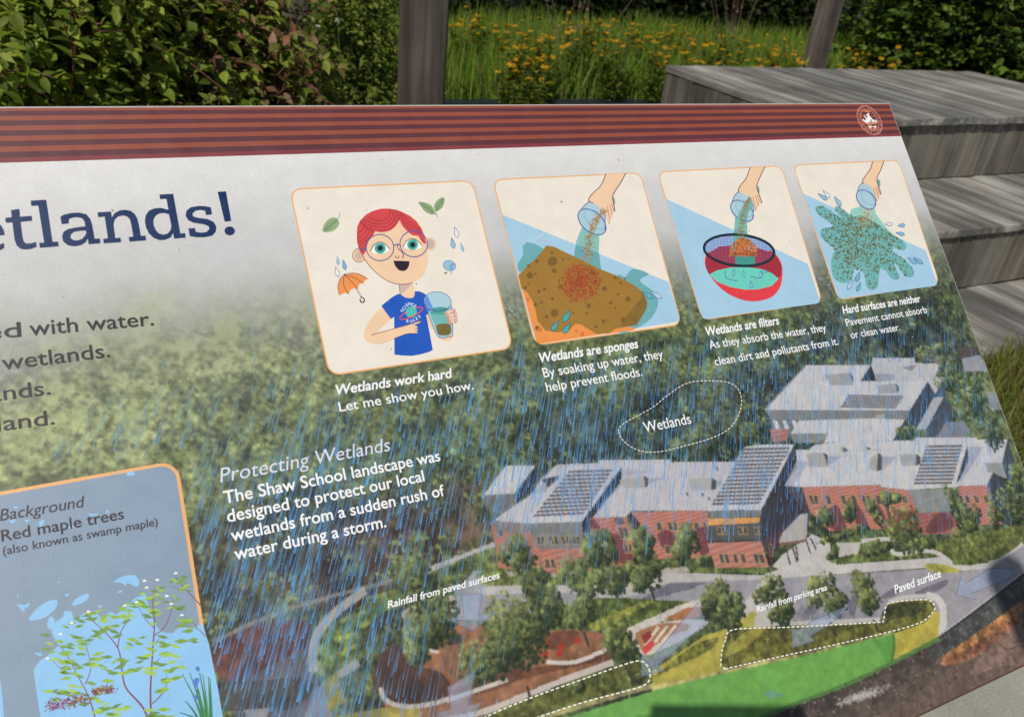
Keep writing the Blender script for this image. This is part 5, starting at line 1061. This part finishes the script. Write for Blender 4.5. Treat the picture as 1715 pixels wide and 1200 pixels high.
# ================================================================== PLANTS
BARK = mat_plain('bark', (.075, .055, .042), .85, noise=.35, scale=25, bump=.4)
REDST = mat_plain('red_stem', (.14, .05, .035), .6, noise=.3, scale=60)
GRST = mat_plain('green_stem', (.06, .085, .025), .7, noise=.25, scale=60)
_leaf = {}
def leaf_tpl(shape):
    """unit leaf along +x, folded and drooping; verts, quads"""
    if shape in _leaf: return _leaf[shape]
    if shape == 'ovate': xs, ws = [0, .18, .5, .8, 1.0], [.0, .20, .26, .13, .0]
    elif shape == 'lance': xs, ws = [0, .2, .5, .8, 1.0], [.0, .09, .11, .06, .0]
    else: xs, ws = [0, .2, .55, .85, 1.0], [.06, .30, .34, .22, .02]
    V, Fq = [], []
    for x, w in zip(xs, ws):
        z = -.22 * x * x
        V += [(x, -w, z + w * .35), (x, 0, z), (x, w, z + w * .35)]
    for i in range(len(xs) - 1):
        a = i * 3; Fq += [(a, a + 3, a + 4, a + 1), (a + 1, a + 4, a + 5, a + 2)]
    _leaf[shape] = (np.array(V), np.array(Fq)); return _leaf[shape]
def leaf_mesh(name, P, Dir, Up, size, cols, shape, parent, mat=LEAF):
    """P (n,3) bases, Dir (n,3) unit, Up (n,3) rough up"""
    V, Fq = leaf_tpl(shape); n = len(P)
    X = Dir / np.linalg.norm(Dir, axis=1)[:, None]; Y = np.cross(Up, X); Y /= np.maximum(np.linalg.norm(Y, axis=1)[:, None], 1e-6); Zz = np.cross(X, Y)
    W_ = (V[None, :, 0, None] * X[:, None] + V[None, :, 1, None] * Y[:, None] + V[None, :, 2, None] * Zz[:, None]) * size[:, None, None] + P[:, None]
    Fa = (Fq[None] + (np.arange(n) * len(V))[:, None, None]).reshape(-1, 4)
    return np_mesh(name, W_.reshape(-1, 3), Fa, mat, parent, np.repeat(cols, len(V), 0), True)
def tube(paths, k=5):
    V, Fq = [], []
    for pts, r0, r1 in paths:
        pts = np.asarray(pts, float); n = len(pts); b = len(V)
        for i in range(n):
            d = pts[min(i + 1, n - 1)] - pts[max(i - 1, 0)]; d /= max(np.linalg.norm(d), 1e-9); a = np.cross(d, (0.3, .9, .1)); a /= max(np.linalg.norm(a), 1e-6); c = np.cross(d, a); r = r0 + (r1 - r0) * i / (n - 1)
            for j in range(k): t = 2 * math.pi * j / k; V.append(pts[i] + (a * math.cos(t) + c * math.sin(t)) * r)
        for i in range(n - 1):
            for j in range(k): Fq.append((b + i * k + j, b + i * k + (j + 1) % k, b + (i + 1) * k + (j + 1) % k, b + (i + 1) * k + j))
    return np.array(V), np.array(Fq)
def pal(n, cols, jit=.18, g=None):
    c = np.array(cols, float); k = (g or rng).integers(0, len(c), n); t = (g or rng).random((n, 1)); k2 = (g or rng).integers(0, len(c), n)
    return (c[k] * (1 - t) + c[k2] * t) * (1 + (g or rng).normal(0, jit, (n, 1))).clip(.4, 1.8)
def shrub(name, label, base, ctr, rad, twigs, leaf, cols, shape='ovate', stem=REDST, group=None, pairs=5, twig=.28, droop=.0, cat='shrub', seed=1, front=.0, stems=7):
    """stems from the ground, leafy twigs through an uneven crown volume, leaves in opposite pairs"""
    g = np.random.default_rng(seed); t = thing(name, label, cat, base, group); ctr = np.array(ctr, float) - np.array(base); rad = np.array(rad, float)
    paths = []
    for i in range(stems):
        a = g.random() * 6.28; e = ctr + rad * np.array([math.cos(a) * .7, math.sin(a) * .6, g.uniform(.1, .8)]); s_ = np.array([g.normal(0, .06), g.normal(0, .06), 0]); mdl = (s_ + e) / 2 + np.array([0, 0, .12]) + g.normal(0, .05, 3)
        q_ = spline([s_, mdl, e], False, 5); paths.append((q_, .010 * max(rad[2], .5), .003))
    d = g.normal(0, 1, (twigs, 3)); d /= np.linalg.norm(d, axis=1)[:, None]; rr = g.random((twigs, 1)) ** .45
    lump = 1 + .22 * np.sin(d[:, :1] * 7 + seed) * np.cos(d[:, 2:] * 6 + seed * 2) + g.normal(0, .07, (twigs, 1))
    B = ctr + d * rad * rr * lump; B = B[B[:, 2] > .04]
    n = len(B); d = d[:n]; out = (B - ctr) / rad; td = out * .7 + g.normal(0, .45, (n, 3)) + np.array([0, 0, .45 - droop]); td /= np.linalg.norm(td, axis=1)[:, None]
    L = twig * g.uniform(.6, 1.3, n); P, Dd, Uu, S_ = [], [], [], []
    keep = g.random(n) < .5
    for i in range(n):
        if keep[i]: q_ = np.array([B[i], B[i] + td[i] * L[i] * .55 + (0, 0, .01), B[i] + td[i] * L[i] + (0, 0, -.12 * L[i] * (1 + droop))]); paths.append((q_, .0022, .0010))
    ts = np.linspace(.15, 1.0, pairs); tint = g.normal(0, .13, (n, 1))
    for k, tt in enumerate(ts):
        side = np.cross(td, g.normal(0, 1, (n, 3)) * .35 + np.array([0, 0, 1.0] if k % 2 else [.8, .2, .5])); side /= np.maximum(np.linalg.norm(side, axis=1)[:, None], 1e-6)
        for sg in (-1, 1):
            P.append(B + td * (L * tt)[:, None] + np.array([0, 0, -.12]) * (L * tt * tt)[:, None]); dd = side * sg + td * .55 + np.array([0, 0, -.18 - droop]) + g.normal(0, .18, (n, 3)); Dd.append(dd / np.linalg.norm(dd, axis=1)[:, None])
            Uu.append(np.array([0, -.25, 1.0]) + g.normal(0, .3, (n, 3))); S_.append(leaf * g.uniform(.6, 1.2, n) * (1 - .25 * tt))
    cc = pal(n * pairs * 2, cols, .14, g) * (1 + np.tile(tint, (pairs * 2, 1)))
    leaf_mesh('foliage', np.concatenate(P), np.concatenate(Dd), np.concatenate(Uu), np.concatenate(S_), cc, shape, t)
    V, Fq = tube(paths); np_mesh('stem', V, Fq, stem, t, None, True); return t
def ray_pt(px, py, dep): return _c + (AX @ np.array([(px - 857.5) / F_PX, (py - 600) / F_PX, 1])) * dep

G1 = [(.125, .185, .018), (.185, .25, .026), (.26, .32, .04), (.36, .42, .07), (.075, .12, .015), (.11, .16, .02)]
G2 = [(.13, .18, .022), (.18, .23, .03), (.26, .28, .05), (.075, .11, .018)]
GR = [(.20, .10, .05), (.21, .07, .055), (.14, .15, .035), (.27, .16, .10)]
# left: dogwood thicket right behind the panel
p = ray_pt(120, 60, 2.15); shrub('dogwood_shrub', 'leafy dogwood with large bright green leaves at the far left', (p[0], p[1], -.03), (p[0], p[1], .78), (.46, .40, .62), 1300, .050, G1, seed=3, twig=.22)
p = ray_pt(330, 80, 2.5); shrub('dogwood_shrub', 'leafy dogwood with red stems, between the far left one and the red-tinged one', (p[0], p[1], -.03), (p[0], p[1], .72), (.36, .36, .52), 1050, .046, G1 + [(.17, .2, .05)], seed=5, twig=.2)
p = ray_pt(425, 110, 2.3); shrub('dogwood_shrub', 'dogwood with drooping red-tinged leaves beside the half-hidden post', (p[0], p[1], -.03), (p[0], p[1], .66), (.13, .22, .50), 300, .046, G1[:3] + GR + GR, droop=.25, seed=8, twig=.17)
p = ray_pt(-140, 40, 2.3); shrub('dogwood_shrub', 'dogwood at the left edge, mostly outside the photo', (p[0], p[1], -.03), (p[0], p[1], .8), (.45, .4, .6), 600, .05, G1, seed=9)
p = ray_pt(598, 110, 3.9); shrub('vine_shrub', 'dense small-leaved vine tangle left of the square timber post', (p[0], p[1], -.03), (p[0], p[1], .45), (.25, .36, .74), 900, .036, G2, 'ovate', GRST, twig=.2, seed=12)
p = ray_pt(420, 30, 4.4); shrub('vine_shrub', 'dark vine tangle behind the dogwoods', (p[0], p[1], -.03), (p[0], p[1], .5), (1.0, .6, .8), 800, .06, G1, 'ovate', GRST, seed=14)
# white asters by the half-hidden post
for i, (x, y, lb) in enumerate(((532, 46, 'small white aster bloom, uppermost of the three by the post'), (566, 34, 'small white aster bloom against the vine tangle'), (505, 62, 'small white aster bloom, lowest of the three by the post'))):
    p = ray_pt(x, y, 2.3); t = thing('white_aster', lb, 'flower', (p[0], p[1], -.03)); hgt = p[2] + .03
    V, Fq = tube([(spline([(0, .05, 0), (.02, .02, hgt * .5), (0, 0, hgt)], False, 4), .003, .0015)]); np_mesh('stem', V, Fq, GRST, t)
    n = 40; ga = np.random.default_rng(i); leaf_mesh('petals', np.tile((0, 0, hgt), (n, 1)), ga.normal(0, 1, (n, 3)) + np.array([0, -.3, .3]), np.tile((0, -.5, 1.), (n, 1)), np.full(n, .009), np.tile((.8, .8, .78), (n, 1)), 'lance', t)
# right: bushes behind the steps
G3 = [(.07, .125, .018), (.11, .175, .024), (.15, .21, .03), (.045, .08, .014)]
for i, (px, py, dep, rx, rz, lb) in enumerate(((1560, 60, 7.6, .75, 1.0, 'bushy green shrub behind the upper step, left of the right-hand pair'), (1680, 40, 7.0, .8, 1.15, 'bushy green shrub at the right edge of the photo'), (1600, -60, 9.2, 1.3, 1.7, 'taller dark shrub behind the two bushes on the right'), (1800, 80, 7.6, .8, 1.1, 'bushy shrub beyond the right edge of the upper step'))):
    p = ray_pt(px, py, dep); shrub('leafy_shrub', lb, (p[0], p[1], -.03), (p[0], p[1], rz * .55), (rx, rx * .8, rz), 900, .085, G3, 'round', BARK, twig=.25, seed=20 + i, pairs=4)

# meadow grass: single blades, one stuff object
def blades(name, n, sampler, h, w, cols, seed, lean=.28):
    g = np.random.default_rng(seed); P = sampler(g, n); n = len(P); H = h * g.uniform(.45, 1.15, n); a = g.random(n) * 6.28; ln = np.abs(g.normal(0, lean, n)); yaw = g.random(n) * 6.28
    D = np.c_[np.cos(a), np.sin(a), np.zeros(n)] * (ln * H)[:, None]; S_ = np.c_[np.cos(yaw), np.sin(yaw), np.zeros(n)] * (w * g.uniform(.6, 1.3, n))[:, None]
    rows_ = []
    for t_, ws in ((0, 1.0), (.4, .85), (.75, .55), (1.0, .08)):
        c = P + D * t_ ** 2 + np.array([0, 0, 1.0]) * (H * (t_ - .22 * ln * t_ * t_))[:, None]; rows_ += [c - S_ * ws / 2, c + S_ * ws / 2]
    V = np.stack(rows_, 1); F0 = np.array([(0, 1, 3, 2), (2, 3, 5, 4), (4, 5, 7, 6)]); Fa = (F0[None] + (np.arange(n) * 8)[:, None, None]).reshape(-1, 4)
    o = np_mesh(name, V.reshape(-1, 3), Fa, GRASS, None, np.repeat(pal(n, cols, .2, g), 8, 0)); o['kind'] = 'stuff'; return o
MG = [(.17, .33, .022), (.13, .27, .018), (.25, .40, .035), (.30, .36, .06), (.09, .18, .014), (.36, .32, .13)]
def meadow(g, n):
    x = g.uniform(.4, 9.5, n); y = 5.27 + 3.4 * g.random(n) ** 1.3; k = ~((x > XL - .1) & (y < Y3 + .12) & (x < XR)); k &= (np.sin(x * 3.1) * np.cos(y * 2.3) + g.normal(0, .6, n)) > -.9
    return np.c_[x, y, np.full(n, -.03)][k]
blades('meadow_grass', 34000, meadow, .40, .010, MG, 31)
def verge(g, n):
    x = g.uniform(2.0, 4.6, n); y = g.uniform(.36, .99, n); return np.c_[x, y, np.full(n, -.03)]
blades('verge_grass', 9000, verge, .13, .0045, [(.17, .23, .03), (.23, .28, .035), (.11, .15, .02), (.34, .28, .14), (.28, .20, .10)], 33, .6)
def lawn(g, n):
    x = g.uniform(-3.2, 7.5, n); y = .31 + 4.75 * g.random(n); k = ~((x > 2.0) & (y < 1.0)) & ~((x > 2.2) & (y > .95) & (y < 2.14)) & ~((x > XL - .02) & (x < XR + .02) & (y > 2.05) & (y < Y3 + .02)) & (g.random(n) < .45 + .55 * (np.sin(x * 2.7 + 1) * np.sin(y * 3.3) > -.35))
    return np.c_[x, y, np.full(n, -.03)][k]
blades('lawn_grass', 42000, lawn, .075, .006, [(.10, .15, .02), (.14, .19, .028), (.07, .10, .015), (.22, .19, .08)], 35, .7)
# coneflowers: each clump a plant of its own
def coneflower(seed, n_st, h):
    g = np.random.default_rng(seed); t = thing('coneflower_plant', '', 'flower', (0, 0, 0), 'yellow coneflowers in the meadow'); paths, hd, hdir, LP, LD = [], [], [], [], []
    for i in range(n_st):
        a = g.random() * 6.28; r = g.random() * .26; b = np.array([math.cos(a) * r * .4, math.sin(a) * r * .4, 0]); e = np.array([math.cos(a) * r, math.sin(a) * r, h * g.uniform(.62, 1.06)]); paths.append((spline([b, (b + e) / 2 + g.normal(0, .02, 3), e], False, 3), .004, .002)); hd.append(e)
        for q_ in range(22): tt = g.uniform(.1, .95); LP.append(b + (e - b) * tt); v = g.normal(0, 1, 3); v[2] = abs(v[2]) * .5; LD.append(v)
    V, Fq = tube(paths, 4); np_mesh('stem', V, Fq, GRST, t)
    m_ = len(LP); leaf_mesh('foliage', np.array(LP), np.array(LD), np.tile((0, 0, 1.), (m_, 1)), .12 * g.uniform(.5, 1.2, m_), pal(m_, G2, .15, g), 'lance', t)
    for k_, e in enumerate(hd):
        ho = FLOWER if not FLOWER.users_scene and not FLOWER.parent and k_ == 0 and seed == 50 else FLOWER.copy()
        COL.objects.link(ho); ho.parent = t; ho.location = e; ho.rotation_euler = (g.normal(-.25, .25), g.normal(0, .25), g.random() * 6.28); q_ = g.uniform(.7, 1.55); ho.scale = (q_, q_, q_ * g.uniform(.6, 1.8))
    return t
def flower_head():
    """drooping yellow rays round a brown dome, one mesh"""
    V, Fc, Cl = [], [], []; n = 10
    for i in range(n):
        a = i / n * 6.283; c, s_ = math.cos(a), math.sin(a); b = len(V)
        for r, w, z in ((.006, .004, .002), (.020, .0075, .0), (.032, .004, -.008)):
            V += [(c * r - s_ * w, s_ * r + c * w, z), (c * r + s_ * w, s_ * r - c * w, z)]; Cl += [(.60, .36, .012) if i % 3 else (.48, .26, .012)] * 2
        Fc += [(b, b + 2, b + 3, b + 1), (b + 2, b + 4, b + 5, b + 3)]
    b = len(V)
    for r, z in ((.009, .0), (.0075, .007), (.003, .011)):
        for j in range(8): V.append((r * math.cos(j * .785), r * math.sin(j * .785), z)); Cl.append((.12, .065, .015))
    for k_ in range(2):
        for j in range(8): Fc.append((b + k_ * 8 + j, b + k_ * 8 + (j + 1) % 8, b + k_ * 8 + 8 + (j + 1) % 8, b + k_ * 8 + 8 + j))
    Fc.append(tuple(b + 16 + j for j in range(8)))
    me = bpy.data.meshes.new('flower_head'); me.from_pydata(V, [], Fc); at = me.color_attributes.new('Col', 'FLOAT_COLOR', 'POINT'); at.data.foreach_set('color', np.c_[np.array(Cl), np.ones(len(Cl))].astype(np.float32).ravel()); me.materials.append(LEAF); me.update()
    return bpy.data.objects.new('flower_head', me)
FLOWER = flower_head()
protos = [coneflower(50, 12, .80), coneflower(51, 17, .72), coneflower(52, 9, .88)]
FL = []
gf_ = np.random.default_rng(77)
def fl_at(px, py, hh):
    d = AX @ np.array([(px - 857.5) / F_PX, (py - 600) / F_PX, 1]); s = (hh - _c[2]) / d[2]; return _c + d * s
spots = [(765, 6), (800, 12), (835, 24), (880, 22), (905, 52), (925, 30), (955, 18), (985, 22), (1010, 12), (1040, 34), (1070, 28), (1095, 40), (1110, 60), (1130, 30), (1150, 62), (1165, 40), (870, 60), (890, 68), (1180, 74), (1215, 46), (1255, 44), (1300, 56), (1300, 78), (1275, 84), (1330, 64), (1345, 88), (1420, 90), (1440, 62), (1460, 78), (1480, 60), (1500, 76), (1450, 98)]
words_ = ['shortest', 'leaning']
for i, (x, y) in enumerate(spots):
    hh = .50 + .14 * gf_.random(); P = fl_at(x, y + 4, hh); o = protos[i] if i < 3 else copy_tree(protos[i % 3])
    o.location = (P[0], P[1], -.03); o.rotation_euler = (0, 0, gf_.random() * 6.28); s_ = hh / (.80, .72, .88)[i % 3] * 1.0; o.scale = (s_, s_, s_)
    o['label'] = 'yellow coneflowers growing ' + ('in the meadow above the middle of the panel' if x < 1130 else 'in front of the dark woods left of the leaning-looking post' if x < 1345 else 'between the post behind the steps and the right bushes')
# dry reedy stalks
def reeds(label, px, py, n, seed):
    g = np.random.default_rng(seed); P = fl_at(px, py, .5); t = thing('dry_stalk_clump', label, 'plant', (P[0], P[1], -.03)); paths = []
    for i in range(n): a = g.normal(0, .16, 2); paths.append((spline([(a[0] * .3, a[1] * .3, 0), (a[0] * .6, a[1] * .6, .5), (a[0] * 1.5, a[1] * 1.2, 1.15)], False, 4), .0045, .0015))
    V, Fq = tube(paths, 4); np_mesh('stem', V, Fq, mat_dry, t); m_ = n * 14; k = g.integers(0, n, m_); tt = g.uniform(.4, 1, m_); PP_ = np.array([paths[a][0][int(b * (len(paths[a][0]) - 1))] for a, b in zip(k, tt)])
    leaf_mesh('seed_heads', PP_, g.normal(0, 1, (m_, 3)), np.tile((0, 0, 1.), (m_, 1)), g.uniform(.02, .05, m_), pal(m_, [(.22, .15, .10), (.3, .22, .16), (.14, .10, .07)], .2, g), 'ovate', t)['kind'] = 'stuff'
mat_dry = mat_plain('dry_stalk', (.2, .14, .09), .9)
reeds('tall pale dry stalks among the flowers right of centre', 965, 40, 7, 3); reeds('brown dry stalks left of the post behind the steps', 1238, 40, 9, 4)

# woods: canopy trees whose shade makes the dark behind the meadow
def tree(label, x, y, h, cr, seed, low=1.7):
    g = np.random.default_rng(seed); t = thing('woodland_tree', label, 'tree', (x, y, -.03), 'woodland trees behind the meadow'); paths = [(spline([(0, 0, 0), (g.normal(0, .1), g.normal(0, .1), h * .4), (g.normal(0, .2), g.normal(0, .2), h * .9)], False, 5), .14, .03)]
    for i in range(7): a = g.random() * 6.28; z = g.uniform(low, h * .8); paths.append((spline([(0, 0, z), (math.cos(a) * cr * .5, math.sin(a) * cr * .5, z + .5), (math.cos(a) * cr * .9, math.sin(a) * cr * .9, z + .7)], False, 4), .05, .01))
    V, Fq = tube(paths, 7); np_mesh('trunk', V, Fq, BARK, t, None, True)
    n = 5200; d = g.normal(0, 1, (n, 3)); d /= np.linalg.norm(d, axis=1)[:, None]; ce = g.integers(0, 14, n); C0 = np.c_[g.normal(0, cr * .5, 14), g.normal(0, cr * .5, 14), g.uniform(low + .5, h, 14)]
    P = C0[ce] + d * (g.random((n, 1)) ** .4) * np.array([cr * .55, cr * .55, .9]); P = P[P[:, 2] > low - .3]; n = len(P)
    leaf_mesh('crown', P, g.normal(0, 1, (n, 3)), np.tile((0, 0, 1.), (n, 1)) + g.normal(0, .4, (n, 3)), g.uniform(.16, .3, n), pal(n, G3, .2, g), 'round', t); return t
TR = [(1.0, 9.6), (2.6, 9.9), (4.2, 10.2), (5.8, 10.0), (7.4, 10.2), (9.0, 9.6), (10.6, 9.0), (12.2, 8.4), (3.4, 12.0), (6.6, 12.4), (9.6, 11.8), (12.6, 10.8), (-.6, 8.8), (14.0, 9.6)]
for i, (x, y) in enumerate(TR): tree('tall leafy tree in the dark woods behind the meadow', x, y, 5.2 + (i * 37 % 10) * .12, 1.5, 90 + i, 1.5)
for i, (x, y) in enumerate(((1.6, 8.6), (3.6, 9.0), (5.4, 9.0), (7.2, 8.8), (8.6, 8.4), (10.2, 8.0), (6.4, 10.6), (9.4, 10.0), (4.4, 10.8), (11.6, 9.0), (12.8, 8.0), (8.0, 11.4))):
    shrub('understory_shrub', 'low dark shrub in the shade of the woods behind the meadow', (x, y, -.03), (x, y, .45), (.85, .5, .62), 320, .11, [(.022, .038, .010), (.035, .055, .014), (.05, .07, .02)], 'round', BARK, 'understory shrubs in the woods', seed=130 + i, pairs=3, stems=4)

# ================================================================== THE PHONE THAT TAKES THE PICTURE (only its shadow is seen)
def cam_pt(x, y, z): return _c + AX[:, 0] * x - AX[:, 1] * y - AX[:, 2] * z
DKM = mat_plain('phone_glass', (.015, .016, .02), .25, noise=.05, scale=50)
ph = thing('smartphone', 'dark smartphone on an added tripod whose shadow falls on the green field of the panel', 'phone', tuple(cam_pt(0, 0, 0)))
ph.rotation_euler = cam.matrix_world.to_euler()
bm = bmesh.new(); bmesh.ops.create_cube(bm, size=1)
for v in bm.verts: v.co = Vector((.0565 + v.co.x * .147, -.0225 + v.co.y * .071, .011 + v.co.z * .008))
bmesh.ops.bevel(bm, geom=[e for e in bm.edges if abs(e.verts[0].co.z - e.verts[1].co.z) > .004], offset=.010, segments=5, affect='EDGES')
bm_obj('body', bm, DKM, ph)
bm = bmesh.new(); bmesh.ops.create_cone(bm, cap_ends=True, segments=20, radius1=.008, radius2=.008, depth=.0018)
bmesh.ops.translate(bm, verts=bm.verts, vec=(0, 0, .0061)); bm_obj('lens', bm, DKM, ph)
b0 = cam_pt(.0565, -.060, .011)
tp = thing('tripod', 'slim black tripod added out of view to hold the smartphone at the panel', 'tripod', (b0[0], b0[1], -.004))  # added stand: holds the shadow-casting phone in place of hands
V, Fq = tube([(np.array([(0, 0, .45), (0, 0, .9), (0, 0, b0[2] - .02)]), .011, .009)], 8); np_mesh('column', V, Fq, steel, tp, None, True)
for k_ in range(3):
    a_ = k_ * 2.094 + 1.2; V, Fq = tube([(np.array([(0, 0, .62), (math.cos(a_) * .14, math.sin(a_) * .14, .31), (math.cos(a_) * .28, math.sin(a_) * .28, .004)]), .009, .007)], 8); np_mesh('leg', V, Fq, steel, tp, None, True)
bm = bmesh.new(); bmesh.ops.create_cube(bm, size=1)
for v in bm.verts: v.co = Vector((v.co.x * .05, v.co.y * .022, b0[2] - .012 + v.co.z * .03))
bmesh.ops.bevel(bm, geom=bm.edges[:], offset=.004, segments=2, affect='EDGES'); bm_obj('clamp', bm, steel, tp)

# post with arm, added out of view to shade the panel's lower right corner
ap = thing('added_shadow_post', 'slim unseen post added behind the viewer so its arm shades the panel corner', 'post', (-.17, -1.74, -.004))
V, Fq = tube([(np.array([(0, 0, 0), (0, 0, 1.0), (0, 0, 1.90)]), .030, .028)], 12); np_mesh('shaft', V, Fq, steel, ap, None, True)
V, Fq = tube([(np.array([(0, .0, 1.841), (.088, .44, 1.841), (.176, .87, 1.841), (.1765, .8785, 1.841), (.1768, .881, 1.841)]) , .026, .0258)], 12)
V[-12:] = V[-12:].mean(0) + (V[-12:] - V[-12:].mean(0)) * .15; V[-24:-12] = V[-24:-12].mean(0) + (V[-24:-12] - V[-24:-12].mean(0)) * .75
np_mesh('arm', V, Fq, steel, ap, None, True)
